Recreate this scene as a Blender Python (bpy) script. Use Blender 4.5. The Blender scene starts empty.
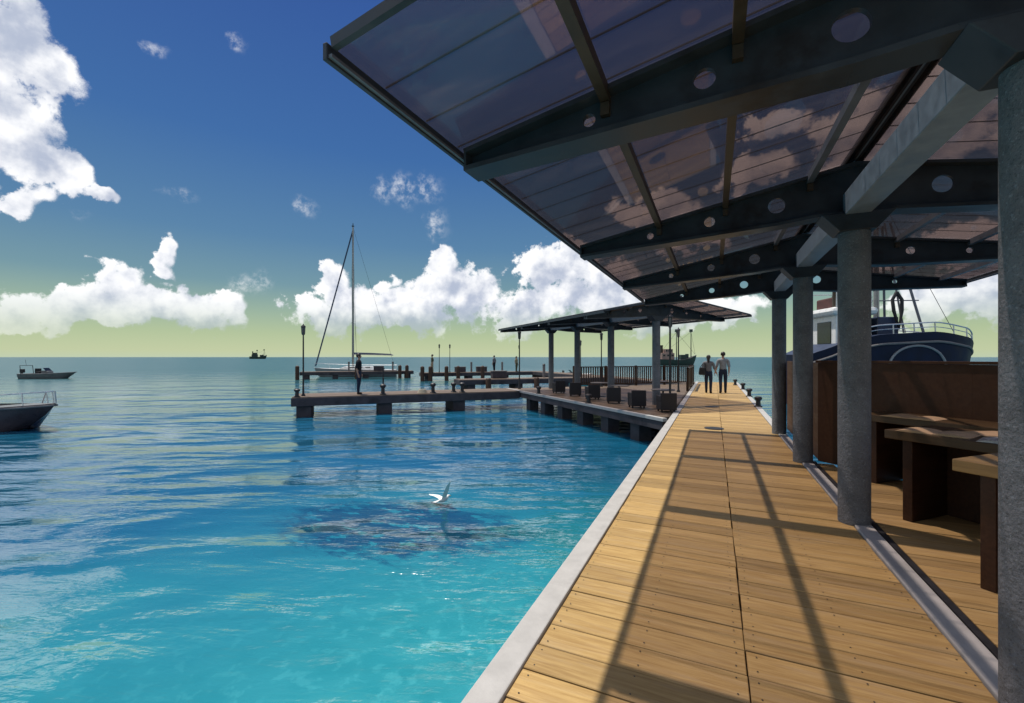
import bpy, bmesh, math, random
from mathutils import Vector, Matrix
random.seed(7)
R = math.radians
sc = bpy.context.scene
COL = sc.collection

# ------------------------------------------------------------------ frame of reference
# X = across the boardwalk (right +), Y = along the boardwalk, Z up, sea level 0
D = 0.80                      # deck level above the sea
EYE = 2.40
YAW = math.atan2(202.0, 443.0)
FPX = 443.0
S45 = math.sqrt(0.5)
def UW(u, w, z=D):            # branch platform axes: u along the branch, w across it
    return Vector((-1.06 - S45*u + S45*w, 11.88 + S45*u + S45*w, z))

# ------------------------------------------------------------------ material helpers
def srgb(r, g, b):
    f = lambda c: (c/255/12.92) if c/255 <= 0.04045 else ((c/255+0.055)/1.055)**2.4
    return (f(r), f(g), f(b), 1)
def nt(name):
    m = bpy.data.materials.new(name); m.use_nodes = True
    t = m.node_tree; t.nodes.clear()
    out = t.nodes.new('ShaderNodeOutputMaterial')
    return m, t, out
class N:
    """tiny node-tree writer"""
    def __init__(s, t): s.t = t
    def new(s, typ, **kw):
        n = s.t.nodes.new(typ)
        for k, v in kw.items(): setattr(n, k, v)
        return n
    def put(s, sock, v):
        if v is None: return
        if isinstance(v, bpy.types.NodeSocket): s.t.links.new(v, sock)
        else:
            try: sock.default_value = v
            except Exception: sock.default_value = tuple(v)[:3]
    def math(s, op, a, b=None, c=None, clamp=False):
        n = s.new('ShaderNodeMath', operation=op, use_clamp=clamp)
        s.put(n.inputs[0], a); s.put(n.inputs[1], b); s.put(n.inputs[2], c)
        return n.outputs[0]
    def vec(s, op, a, b=None, c=None):
        n = s.new('ShaderNodeVectorMath', operation=op)
        s.put(n.inputs[0], a); s.put(n.inputs[1], b); s.put(n.inputs[2], c)
        return n.outputs['Value'] if op in ('DOT_PRODUCT', 'LENGTH', 'DISTANCE') else n.outputs[0]
    def noise(s, v, scale, detail=4, rough=0.55, dist=0.0):
        n = s.new('ShaderNodeTexNoise'); s.put(n.inputs['Vector'], v)
        n.inputs['Scale'].default_value = scale; n.inputs['Detail'].default_value = detail
        n.inputs['Roughness'].default_value = rough; n.inputs['Distortion'].default_value = dist
        return n.outputs['Fac'], n.outputs['Color']
    def ramp(s, f, stops, interp='LINEAR'):
        n = s.new('ShaderNodeValToRGB'); s.put(n.inputs[0], f)
        cr = n.color_ramp; cr.interpolation = interp
        while len(cr.elements) > 1: cr.elements.remove(cr.elements[-1])
        cr.elements[0].position = stops[0][0]; cr.elements[0].color = stops[0][1]
        for p, c in stops[1:]:
            e = cr.elements.new(p); e.color = c
        return n.outputs[0]
    def mix(s, f, a, b, blend='MIX'):
        n = s.new('ShaderNodeMix', data_type='RGBA', blend_type=blend)
        s.put(n.inputs[0], f); s.put(n.inputs[6], a); s.put(n.inputs[7], b)
        return n.outputs[2]
    def mapr(s, f, a, b, c=0.0, d=1.0, smooth=True):
        n = s.new('ShaderNodeMapRange', interpolation_type='SMOOTHSTEP' if smooth else 'LINEAR')
        s.put(n.inputs[0], f)
        for i, v in enumerate((a, b, c, d)): s.put(n.inputs[i+1], v)
        return n.outputs[0]
    def mapping(s, v, scale=(1,1,1), rot=(0,0,0), loc=(0,0,0)):
        n = s.new('ShaderNodeMapping'); s.put(n.inputs[0], v)
        n.inputs['Scale'].default_value = scale; n.inputs['Rotation'].default_value = rot; n.inputs['Location'].default_value = loc
        return n.outputs[0]
    def bump(s, h, strength, dist, normal=None):
        n = s.new('ShaderNodeBump'); s.put(n.inputs['Height'], h)
        n.inputs['Strength'].default_value = strength; n.inputs['Distance'].default_value = dist
        if normal is not None: s.put(n.inputs['Normal'], normal)
        return n.outputs[0]
    def geo(s): return s.new('ShaderNodeNewGeometry').outputs['Position']
    def obj(s): return s.new('ShaderNodeTexCoord').outputs['Object']
    def bsdf(s, col, rough=0.5, metal=0.0, normal=None, spec=0.5, ior=1.45):
        n = s.new('ShaderNodeBsdfPrincipled')
        s.put(n.inputs['Base Color'], col); s.put(n.inputs['Roughness'], rough); s.put(n.inputs['Metallic'], metal)
        n.inputs['Specular IOR Level'].default_value = spec; n.inputs['IOR'].default_value = ior
        if normal is not None: s.put(n.inputs['Normal'], normal)
        return n.outputs[0]

def mottled(name, c, var=0.25, scale=6, rough=0.6, metal=0.0, bump=0.15, bscale=40, bdist=0.004, stain=None, spec=0.5, speck=0.0):
    m, t, out = nt(name); n = N(t); p = n.obj()
    f, _ = n.noise(p, scale, 5, 0.6)
    lo = tuple(x*(1-var) for x in c[:3]) + (1,); hi = tuple(min(1, x*(1+var)) for x in c[:3]) + (1,)
    col = n.ramp(f, [(0.3, lo), (0.7, hi)])
    if stain:
        f2, _ = n.noise(p, scale*0.35, 6, 0.65)
        col = n.mix(n.mapr(f2, 0.52, 0.7), col, stain)
    fb, _ = n.noise(p, bscale, 6, 0.6)
    if speck:
        f3, _ = n.noise(p, 85, 3, 0.7)
        col = n.mix(n.math('MULTIPLY', n.mapr(f3, 0.55, 0.66), speck), col, tuple(x*0.35 for x in c[:3]) + (1,))
        f4, _ = n.noise(p, 55, 3, 0.7)
        col = n.mix(n.math('MULTIPLY', n.mapr(f4, 0.56, 0.68), speck), col, tuple(min(1, x*1.9) for x in c[:3]) + (1,))
    rr = n.mapr(f, 0.2, 0.8, max(0.05, rough-0.1), min(1, rough+0.1))
    t.links.new(n.bsdf(col, rr, metal, n.bump(fb, bump, bdist), spec), out.inputs[0])
    return m

M = {}
M['concrete'] = mottled('post_concrete', (0.155, 0.164, 0.180), 0.22, 5, 0.85, 0, 1.0, 34, 0.02, (0.10, 0.103, 0.112, 1), spec=0.25, speck=0.6)
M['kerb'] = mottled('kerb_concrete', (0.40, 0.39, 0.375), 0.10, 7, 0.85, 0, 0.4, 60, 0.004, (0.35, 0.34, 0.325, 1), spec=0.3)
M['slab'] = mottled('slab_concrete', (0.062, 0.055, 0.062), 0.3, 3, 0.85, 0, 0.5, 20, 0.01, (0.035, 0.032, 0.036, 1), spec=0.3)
M['steel'] = mottled('painted_dark_steel', (0.030, 0.039, 0.050), 0.3, 4, 0.42, 0.0, 0.1, 30, 0.002, (0.012, 0.012, 0.013, 1), spec=0.35)
M['steel_light'] = mottled('galvanised_steel', (0.23, 0.29, 0.35), 0.18, 9, 0.45, 0.25, 0.1, 40, 0.002)
M['steel_mid'] = mottled('grey_painted_steel', (0.12, 0.13, 0.155), 0.2, 6, 0.45, 0.1, 0.1, 40, 0.002)
M['rust_steel'] = mottled('brown_primer_steel', (0.05, 0.036, 0.024), 0.3, 9, 0.55, 0.1, 0.1, 40, 0.002)
M['black'] = mottled('black_rubber', (0.018, 0.018, 0.02), 0.3, 8, 0.6, 0, 0.1, 40, 0.002)
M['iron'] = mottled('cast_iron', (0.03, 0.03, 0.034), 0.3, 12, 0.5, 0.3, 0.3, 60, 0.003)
M['white'] = mottled('white_gelcoat', (0.72, 0.72, 0.70), 0.08, 3, 0.3, 0, 0.02, 20, 0.001)
M['cloth_grey_hull'] = mottled('off_white_hull', (0.22, 0.225, 0.23), 0.1, 3, 0.4, 0, 0.02, 20, 0.001)
M['grey_hull'] = mottled('grey_hull_paint', (0.13, 0.13, 0.135), 0.2, 3, 0.35, 0, 0.02, 20, 0.001)
M['dark_hull'] = mottled('dark_maroon_hull_paint', (0.045, 0.035, 0.042), 0.25, 3, 0.3, 0, 0.02, 20, 0.001)
M['navy'] = mottled('navy_hull_paint', (0.007, 0.013, 0.032), 0.3, 2, 0.6, 0, 0.04, 15, 0.003, spec=0.2)
M['blue_box'] = mottled('blue_deck_paint', (0.02, 0.035, 0.075), 0.25, 3, 0.6, 0, 0.04, 15, 0.003)
M['green_hull'] = mottled('dark_green_hull_paint', (0.02, 0.04, 0.035), 0.3, 1, 0.5)
M['pink_cabin'] = mottled('weathered_pink_cabin_paint', (0.30, 0.19, 0.16), 0.25, 1, 0.6)
M['red'] = mottled('red_canvas', (0.085, 0.035, 0.03), 0.25, 5, 0.7)
M['glass_dark'] = mottled('dark_window_glass', (0.012, 0.016, 0.02), 0.2, 3, 0.08, 0, 0.0, 5, 0.001)
M['alu'] = mottled('mast_aluminium', (0.32, 0.32, 0.31), 0.15, 5, 0.4, 0.6, 0.05, 30, 0.001)
M['rail_steel'] = mottled('stainless_rail', (0.55, 0.56, 0.58), 0.1, 8, 0.3, 0.7, 0.0, 30, 0.001)
M['rope'] = mottled('pale_rope', (0.42, 0.38, 0.30), 0.2, 30, 0.9, 0, 0.4, 120, 0.004)
M['canvas'] = mottled('blue_sail_cover', (0.05, 0.07, 0.12), 0.2, 6, 0.8)
M['wicker'] = mottled('dark_wicker', (0.017, 0.016, 0.020), 0.45, 40, 0.65, 0, 0.8, 70, 0.01)
M['cushion'] = mottled('grey_cushion', (0.16, 0.15, 0.15), 0.15, 8, 0.9)
M['lantern'] = mottled('frosted_lantern_glass', (0.12, 0.12, 0.11), 0.1, 8, 0.4)
M['feather'] = mottled('white_feathers', (0.78, 0.78, 0.76), 0.06, 20, 0.8)
M['feather_grey'] = mottled('grey_feathers', (0.20, 0.21, 0.23), 0.2, 20, 0.8)
M['beak'] = mottled('yellow_beak', (0.55, 0.32, 0.05), 0.1, 20, 0.5)
M['skin'] = mottled('skin', (0.40, 0.23, 0.16), 0.08, 10, 0.55)
M['hair'] = mottled('dark_hair', (0.02, 0.014, 0.01), 0.3, 60, 0.5)
M['hair_brown'] = mottled('brown_hair', (0.05, 0.03, 0.018), 0.3, 60, 0.5)
for k, c in dict(cloth_white=(0.24, 0.245, 0.25), cloth_grey=(0.16, 0.16, 0.17), cloth_denim=(0.022, 0.03, 0.055),
                 cloth_black=(0.016, 0.016, 0.02), cloth_tan=(0.30, 0.24, 0.15), cloth_olive=(0.09, 0.085, 0.05),
                 shoe=(0.03, 0.02, 0.015)).items():
    M[k] = mottled(k, c, 0.15, 14, 0.85, 0, 0.2, 60, 0.004, spec=0.2)

def wood(name, base, dark, board_axis, bw, split=None, rough=0.55, grain=1.0, weather=0.3, line=0.45):
    """boards laid side by side along board_axis ('X' or 'Y' = the axis ACROSS which boards repeat); per-board tone + grain"""
    m, t, out = nt(name); n = N(t); p = n.obj()
    sp = n.new('ShaderNodeSeparateXYZ'); t.links.new(p, sp.inputs[0])
    a, b = (sp.outputs[0], sp.outputs[1]) if board_axis == 'X' else (sp.outputs[1], sp.outputs[0])
    idx = n.math('FLOOR', n.math('DIVIDE', a, bw))
    side = n.math('GREATER_THAN', b, split) if split is not None else 0.0
    cv = n.new('ShaderNodeCombineXYZ'); n.put(cv.inputs[0], idx); n.put(cv.inputs[1], side)
    wn = n.new('ShaderNodeTexWhiteNoise', noise_dimensions='3D'); t.links.new(cv.outputs[0], wn.inputs[0])
    wv, wc = wn.outputs['Value'], wn.outputs['Color']
    off = n.vec('SCALE', wc); t.nodes[-1].inputs[3].default_value = 37.0
    q = n.vec('ADD', p, off)
    sc_ = (26*grain, 1.6*grain, 26*grain) if board_axis == 'X' else (1.6*grain, 26*grain, 26*grain)
    g, _ = n.noise(n.mapping(q, sc_), 1.0, 6, 0.62, 0.6)
    sc2 = (7*grain, 0.7*grain, 7*grain) if board_axis == 'X' else (0.7*grain, 7*grain, 7*grain)
    g2, _ = n.noise(n.mapping(q, sc2), 1.0, 4, 0.55, 1.2)
    gray = tuple(0.55*x + 0.45*(sum(base[:3])/3) for x in base[:3]) + (1,)
    c = n.mix(n.mapr(g, 0.3, 0.72), dark, base)
    c = n.mix(n.math('MULTIPLY', n.mapr(g2, 0.45, 0.75), weather), c, gray)
    tone = n.mapr(wv, 0, 1, 0.72, 1.14, False)
    tv = n.new('ShaderNodeCombineXYZ')
    n.put(tv.inputs[0], tone); n.put(tv.inputs[1], n.math('MULTIPLY', tone, n.mapr(sp.outputs[2] if False else wv, 0, 1, 0.99, 1.0, False))); n.put(tv.inputs[2], tone)
    c = n.mix(1.0, c, tv.outputs[0], 'MULTIPLY')
    # scattered knots and foot-worn stains
    k, _ = n.noise(n.mapping(q, (3, 9, 3) if board_axis == 'Y' else (9, 3, 3)), 1.0, 2, 0.5)
    c = n.mix(n.math('MULTIPLY', n.mapr(k, 0.70, 0.76), 0.5), c, dark)
    s2, _ = n.noise(p, 0.9, 5, 0.6)
    c = n.mix(n.math('MULTIPLY', n.mapr(s2, 0.5, 0.75), 0.30), c, tuple(x*0.6 for x in base[:3]) + (1,))
    rr = n.mapr(g2, 0.2, 0.8, rough-0.1, rough+0.12)
    t.links.new(n.bsdf(c, rr, 0, n.bump(g, 0.25, 0.003), 0.35), out.inputs[0])
    return m
BW = 0.21
M['deck'] = wood('deck_planks', (0.50, 0.335, 0.130, 1), (0.35, 0.215, 0.075, 1), 'Y', BW, 0.155, grain=2.1)
M['deck_plain'] = wood('terrace_planks', (0.48, 0.325, 0.135, 1), (0.34, 0.21, 0.08, 1), 'Y', BW, None, grain=2.1)
M['platform'] = wood('platform_planks', (0.20, 0.145, 0.10, 1), (0.13, 0.09, 0.06, 1), 'Y', 0.18, None)
M['dark_wood'] = wood('dark_stained_timber', (0.060, 0.026, 0.013, 1), (0.036, 0.015, 0.008, 1), 'X', 0.9, None, 0.45, 1.0, 0.15)
M['dark_wood_wall'] = wood('dark_wall_panels', (0.075, 0.032, 0.014, 1), (0.058, 0.024, 0.0105, 1), 'X', 7.9, None, 0.6, 0.8, 0.1)
M['table_wood'] = wood('oiled_table_wood', (0.36, 0.235, 0.09, 1), (0.24, 0.145, 0.055, 1), 'Y', 0.12, None, 0.4)
M['table_dark'] = wood('dark_table_wood', (0.115, 0.072, 0.035, 1), (0.075, 0.045, 0.021, 1), 'Y', 0.12, None, 0.35)
M['rail_wood'] = wood('railing_wood', (0.075, 0.038, 0.020, 1), (0.035, 0.017, 0.010, 1), 'X', 0.12, None)
M['paper'] = mottled('tan_paper', (0.50, 0.34, 0.20), 0.1, 8, 0.8)
M['paper_grey'] = mottled('pale_grey_cover', (0.45, 0.47, 0.48), 0.3, 14, 0.3)

def pane_material():
    m, t, out = nt('tinted_roof_sheet'); n = N(t); p = n.obj()
    lw = n.new('ShaderNodeLayerWeight'); lw.inputs[0].default_value = 0.5
    T = (0.70, 0.655, 0.645)
    tint = n.ramp(lw.outputs['Facing'], [(x, tuple(pow(c, min(2.6, 1/max(0.16, 1-x)**1.1)) for c in T) + (1,)) for x in (0, 0.2, 0.4, 0.55, 0.7, 0.82)])
    f, _ = n.noise(n.mapping(p, (0.7, 3.0, 1)), 1.3, 6, 0.65, 0.8)
    f2, _ = n.noise(p, 9, 4, 0.6)
    dirt = n.math('ADD', n.math('MULTIPLY', n.mapr(f, 0.45, 0.75), 0.030), n.math('MULTIPLY', n.mapr(f2, 0.45, 0.8), 0.005))
    tr = n.new('ShaderNodeBsdfTransparent'); n.put(tr.inputs[0], tint)
    tl = n.new('ShaderNodeBsdfTranslucent'); tl.inputs[0].default_value = (0.44, 0.41, 0.44, 1)
    df = n.new('ShaderNodeBsdfDiffuse'); df.inputs[0].default_value = (0.32, 0.28, 0.29, 1)
    hz = n.new('ShaderNodeMixShader'); hz.inputs[0].default_value = 0.4
    t.links.new(tl.outputs[0], hz.inputs[1]); t.links.new(df.outputs[0], hz.inputs[2])
    m1 = n.new('ShaderNodeMixShader'); n.put(m1.inputs[0], n.math('ADD', dirt, 0.029))
    t.links.new(tr.outputs[0], m1.inputs[1]); t.links.new(hz.outputs[0], m1.inputs[2])
    gl = n.new('ShaderNodeBsdfGlossy'); gl.inputs['Roughness'].default_value = 0.025; gl.inputs[0].default_value = (1, 1, 1, 1)
    fr = n.new('ShaderNodeFresnel'); fr.inputs[0].default_value = 1.35
    m2 = n.new('ShaderNodeMixShader'); n.put(m2.inputs[0], n.math('MULTIPLY', fr.outputs[0], 0.28))
    t.links.new(m1.outputs[0], m2.inputs[1]); t.links.new(gl.outputs[0], m2.inputs[2])
    t.links.new(m2.outputs[0], out.inputs[0])
    return m
M['pane'] = pane_material()

def water_material():
    m, t, out = nt('sea_water'); n = N(t); p = n.geo()
    sp = n.new('ShaderNodeSeparateXYZ'); t.links.new(p, sp.inputs[0])
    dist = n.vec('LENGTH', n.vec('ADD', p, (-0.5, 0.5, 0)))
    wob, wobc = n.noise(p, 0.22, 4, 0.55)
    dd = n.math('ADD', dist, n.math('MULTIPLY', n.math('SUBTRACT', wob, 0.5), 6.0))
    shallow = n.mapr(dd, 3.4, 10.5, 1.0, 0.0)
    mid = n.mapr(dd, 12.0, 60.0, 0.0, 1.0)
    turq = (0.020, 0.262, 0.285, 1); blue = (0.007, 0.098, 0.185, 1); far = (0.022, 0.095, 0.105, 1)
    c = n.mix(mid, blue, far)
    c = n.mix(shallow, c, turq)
    # sunlight caustics, net and flecks, painted into the shallow water colour
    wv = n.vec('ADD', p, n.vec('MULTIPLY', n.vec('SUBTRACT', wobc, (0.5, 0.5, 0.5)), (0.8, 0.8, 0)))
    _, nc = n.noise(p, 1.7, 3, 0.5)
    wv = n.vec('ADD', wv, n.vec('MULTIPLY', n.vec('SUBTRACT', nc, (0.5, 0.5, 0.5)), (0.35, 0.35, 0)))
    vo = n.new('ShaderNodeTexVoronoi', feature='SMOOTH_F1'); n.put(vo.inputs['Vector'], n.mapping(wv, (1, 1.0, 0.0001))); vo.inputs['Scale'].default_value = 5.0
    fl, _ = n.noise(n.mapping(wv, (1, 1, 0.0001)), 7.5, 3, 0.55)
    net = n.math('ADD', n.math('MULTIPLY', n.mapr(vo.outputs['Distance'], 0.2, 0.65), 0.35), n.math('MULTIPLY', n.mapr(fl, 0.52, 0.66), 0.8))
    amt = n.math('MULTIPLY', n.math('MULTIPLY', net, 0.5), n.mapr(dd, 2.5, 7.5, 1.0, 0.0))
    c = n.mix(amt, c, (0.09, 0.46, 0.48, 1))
    # patch of dark weed on the bottom
    q = n.mapping(p, (1, 1, 0.0001))
    _, w2 = n.noise(n.mapping(q, (1.0, 2.4, 1), (0, 0, R(-20))), 2.6, 5, 0.7)
    qq = n.vec('ADD', q, n.vec('MULTIPLY', n.vec('SUBTRACT', w2, (0.5, 0.5, 0.5)), (1.9, 1.5, 0)))
    el = n.vec('SUBTRACT', qq, (-4.15, 5.05, 0))
    el = n.mapping(el, (1, 1, 1), (0, 0, R(-12)))
    el = n.vec('MULTIPLY', el, (1/2.1, 1/1.15, 0))
    wd = n.mapr(n.vec('LENGTH', el), 0.55, 1.05, 1.0, 0.0)
    wn_, _ = n.noise(n.mapping(q, (1, 2.2, 1), (0, 0, R(-30))), 2.6, 4, 0.6)
    wd = n.math('MULTIPLY', wd, n.mapr(wn_, 0.38, 0.47, 0.0, 0.88))
    c = n.mix(wd, c, (0.003, 0.040, 0.095, 1))
    # waves: long low swell, wind ripple, fine ripple
    ang = -YAW - R(4)
    w0, _ = n.noise(n.mapping(n.mapping(p, (1, 1, 1), (0, 0, ang)), (0.30, 0.95, 1)), 0.6, 3, 0.5, 0.25)
    w1, _ = n.noise(n.mapping(n.mapping(p, (1, 1, 1), (0, 0, ang+R(9))), (0.36, 1.25, 1)), 1.7, 4, 0.55, 0.25)
    w3, _ = n.noise(n.mapping(n.mapping(p, (1, 1, 1), (0, 0, ang-R(14))), (0.6, 1.25, 1)), 5.0, 4, 0.6, 0.3)
    h = n.math('ADD', n.math('ADD', n.math('MULTIPLY', w0, 0.27), n.math('MULTIPLY', w1, 0.085)), n.math('MULTIPLY', w3, 0.012))
    pt, _ = n.noise(n.mapping(n.mapping(p, (1, 1, 1), (0, 0, ang)), (0.5, 1.0, 1)), 0.33, 3, 0.5)
    h = n.math('MULTIPLY', h, n.mapr(pt, 0.36, 0.62, 0.42, 1.1))
    nrm = n.bump(h, 1.0, 1.0)
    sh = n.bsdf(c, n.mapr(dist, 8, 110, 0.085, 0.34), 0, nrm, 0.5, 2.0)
    n.put(sh.node.inputs['Specular IOR Level'], n.mapr(dist, 10, 60, 0.95, 0.13))
    t.links.new(sh, out.inputs[0])
    return m
M['water'] = water_material()

# ------------------------------------------------------------------ mesh builder
class MB:
    def __init__(s): s.v = []; s.f = []; s.mi = []
    def add(s, vs, fs, mi=0):
        b = len(s.v); s.v += [tuple(x) for x in vs]; s.f += [tuple(b+i for i in f) for f in fs]; s.mi += [mi]*len(fs); return s
    def box(s, c, d, rz=0.0, mi=0):
        x, y, z = d[0]/2, d[1]/2, d[2]/2
        ca, sa = math.cos(rz), math.sin(rz)
        vs = [(c[0]+ca*a-sa*b, c[1]+sa*a+ca*b, c[2]+e) for a, b, e in
              ((-x,-y,-z),(x,-y,-z),(x,y,-z),(-x,y,-z),(-x,-y,z),(x,-y,z),(x,y,z),(-x,y,z))]
        return s.add(vs, [(0,3,2,1),(4,5,6,7),(0,1,5,4),(1,2,6,5),(2,3,7,6),(3,0,4,7)], mi)
    def bar(s, a, b, w, h, up=(0,0,1), mi=0):
        """box beam from a to b, width w (sideways) and height h"""
        a, b = Vector(a), Vector(b); d = (b-a).normalized(); up = Vector(up)
        sx = d.cross(up).normalized(); sz = sx.cross(d).normalized()
        vs = []
        for p in (a, b):
            for i, j in ((-1,-1),(1,-1),(1,1),(-1,1)): vs.append(p + sx*(i*w/2) + sz*(j*h/2))
        return s.add(vs, [(0,1,2,3),(7,6,5,4),(0,4,5,1),(1,5,6,2),(2,6,7,3),(3,7,4,0)], mi)
    def tube(s, pts, r, n=8, caps=True, mi=0):
        pts = [Vector(p) for p in pts]; rs = r if isinstance(r, (list, tuple)) else [r]*len(pts)
        vs = []; fs = []; ref = None
        for i, p in enumerate(pts):
            d = (pts[min(i+1, len(pts)-1)] - pts[max(i-1, 0)]).normalized()
            if ref is None:
                ref = Vector((0,0,1)) if abs(d.z) < 0.9 else Vector((1,0,0))
            x = d.cross(ref).normalized(); y = x.cross(d).normalized(); ref = y
            for k in range(n):
                t = 2*math.pi*k/n; vs.append(p + x*(rs[i]*math.cos(t)) + y*(rs[i]*math.sin(t)))
        for i in range(len(pts)-1):
            for k in range(n):
                a, b = i*n+k, i*n+(k+1) % n; fs.append((a, b, b+n, a+n))
        if caps: fs.append(tuple(range(n))[::-1]); fs.append(tuple(range((len(pts)-1)*n, len(pts)*n)))
        return s.add(vs, fs, mi)
    def lathe(s, prof, c=(0,0,0), n=16, mi=0):
        vs = []; fs = []
        for r, z in prof:
            for k in range(n):
                t = 2*math.pi*k/n; vs.append((c[0]+r*math.cos(t), c[1]+r*math.sin(t), c[2]+z))
        m = len(prof)
        for i in range(m-1):
            for k in range(n):
                a, b = i*n+k, i*n+(k+1) % n; fs.append((a, b, b+n, a+n))
        fs.append(tuple(range(n))[::-1]); fs.append(tuple(range((m-1)*n, m*n)))
        return s.add(vs, fs, mi)
    def prism(s, poly, z0, z1, mi=0):
        """poly counter-clockwise xy"""
        n = len(poly); vs = [(x, y, z0) for x, y in poly] + [(x, y, z1) for x, y in poly]
        fs = [tuple(range(n))[::-1], tuple(range(n, 2*n))] + [(i, (i+1) % n, (i+1) % n+n, i+n) for i in range(n)]
        return s.add(vs, fs, mi)
    def prism_y(s, poly, y0, y1, mi=0):
        """poly in xz"""
        n = len(poly); vs = [(x, y0, z) for x, z in poly] + [(x, y1, z) for x, z in poly]
        fs = [tuple(range(n)), tuple(range(n, 2*n))[::-1]] + [((i+1) % n, i, i+n, (i+1) % n+n) for i in range(n)]
        return s.add(vs, fs, mi)
    def ball(s, c, r, n=10, mi=0):
        rx, ry, rz = r if isinstance(r, (tuple, list)) else (r, r, r)
        vs = []; fs = []; m = n//2
        for i in range(1, m):
            a = math.pi*i/m
            for k in range(n):
                t = 2*math.pi*k/n; vs.append((c[0]+rx*math.sin(a)*math.cos(t), c[1]+ry*math.sin(a)*math.sin(t), c[2]-rz*math.cos(a)))
        for i in range(m-2):
            for k in range(n):
                a, b = i*n+k, i*n+(k+1) % n; fs.append((a, b, b+n, a+n))
        vs += [(c[0], c[1], c[2]-rz), (c[0], c[1], c[2]+rz)]; q = len(vs)
        fs += [((k+1) % n, k, q-2) for k in range(n)] + [((m-2)*n+k, (m-2)*n+(k+1) % n, q-1) for k in range(n)]
        return s.add(vs, fs, mi)
    def build(s, name, mat, parent=None, loc=(0,0,0), rz=0.0, smooth=False, bevel=0.0, auto=None):
        me = bpy.data.meshes.new(name); me.from_pydata(s.v, [], s.f)
        mats = mat if isinstance(mat, (list, tuple)) else [mat]
        for q in mats: me.materials.append(q)
        for p, k in zip(me.polygons, s.mi): p.material_index = k
        bm = bmesh.new(); bm.from_mesh(me); bmesh.ops.recalc_face_normals(bm, faces=bm.faces[:]); bm.to_mesh(me); bm.free()
        if smooth:
            for p in me.polygons: p.use_smooth = True
            try: me.set_sharp_from_angle(angle=R(auto or 40))
            except Exception: pass
        o = bpy.data.objects.new(name, me); COL.objects.link(o)
        o.location = loc; o.rotation_euler = (0, 0, rz)
        if parent is not None: o.parent = parent
        if bevel:
            b = o.modifiers.new('bevel', 'BEVEL'); b.width = bevel; b.segments = 2; b.limit_method = 'ANGLE'; b.angle_limit = R(40)
        return o

def tag(o, label=None, cat=None, group=None, kind=None):
    if label: o['label'] = label
    if cat: o['category'] = cat
    if group: o['group'] = group
    if kind: o['kind'] = kind
    return o
def thing(name, label, cat, loc=(0,0,0), rz=0.0, group=None):
    o = bpy.data.objects.new(name, None); COL.objects.link(o); o.empty_display_size = 0.2
    o.location = loc; o.rotation_euler = (0, 0, rz)
    return tag(o, label, cat, group)
def copy_tree(o, parent=None):
    c = o.copy(); COL.objects.link(c)
    if parent is not None: c.parent = parent
    for ch in list(o.children): copy_tree(ch, c)
    return c
def dup(o, loc, rz, label, scale=None):
    c = copy_tree(o); c.location = loc; c.rotation_euler = (0, 0, rz); c['label'] = label
    if scale: c.scale = (scale,)*3
    return c

# ------------------------------------------------------------------ sea
sea = MB()
RS = 9000
ring = [(0.0, 0.0, 0.0)]; nseg = 96
for rr in (15, 60, 250, 1000, 3000, RS):
    ring += [(rr*math.cos(2*math.pi*k/nseg), rr*math.sin(2*math.pi*k/nseg), 0) for k in range(nseg)]
fs = [(0, 1+k, 1+(k+1) % nseg) for k in range(nseg)]
for i in range(5):
    for k in range(nseg):
        a, b = 1+i*nseg+k, 1+i*nseg+(k+1) % nseg; fs.append((a, a+nseg, b+nseg, b))
sea.add(ring, fs)
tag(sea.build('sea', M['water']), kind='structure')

# ------------------------------------------------------------------ boardwalk
Y0, Y1 = -3.0, 31.0
XL, XKL, XC, XKR, XR = -1.06, -0.90, 0.155, 1.21, 1.355
def boards(x0, x1, y0, y1, top, gap=0.010, thick=0.035, jitter=0.0025):
    b = MB(); i0 = math.floor(y0/BW); i1 = math.ceil(y1/BW)
    for i in range(i0, i1):
        ya, yb = max(y0, i*BW+gap/2), min(y1, (i+1)*BW-gap/2)
        if yb-ya < 0.03: continue
        dz = random.uniform(-jitter, jitter); e = random.uniform(-0.004, 0.004)
        c = 0.004
        xa, xb = x0+e, x1+e
        z0, z1 = top-thick+dz, top+dz
        vs = [(xa,ya,z0),(xb,ya,z0),(xb,yb,z0),(xa,yb,z0),(xa,ya,z1-c),(xb,ya,z1-c),(xb,yb,z1-c),(xa,yb,z1-c),
              (xa+c,ya+c,z1),(xb-c,ya+c,z1),(xb-c,yb-c,z1),(xa+c,yb-c,z1)]
        b.add(vs, [(0,3,2,1),(0,1,5,4),(1,2,6,5),(2,3,7,6),(3,0,4,7),(4,5,9,8),(5,6,10,9),(6,7,11,10),(7,4,8,11),(8,9,10,11)])
    return b
bd = boards(XKL+0.008, XC-0.004, Y0, Y1, D)
b2 = boards(XC+0.004, XKR-0.008, Y0, Y1, D)
bd.add(b2.v, b2.f)
for i in range(math.floor(0/BW), math.ceil(9/BW)):       # screw heads, two per board at every bearer
    for x in (XKL+0.05, -0.36, XC-0.05, XC+0.05, 0.68, XKR-0.05):
        for yy in (0.045, 0.165):
            cx_, cy_, zz = x+random.uniform(-0.006, 0.006), i*BW+yy+random.uniform(-0.006, 0.006), D+0.0035
            bd.add([(cx_+0.0048*math.cos(a*math.pi/3), cy_+0.0048*math.sin(a*math.pi/3), zz) for a in range(6)], [tuple(range(6))], 1)
tag(bd.build('boardwalk', [M['deck'], M['iron']]), kind='structure')
k = MB().box(((XL+XKL)/2, (Y0+Y1)/2, D-0.09), (XKL-XL, Y1-Y0, 0.21)); tag(k.build('boardwalk_kerb', M['kerb'], bevel=0.008), kind='structure')
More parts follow.
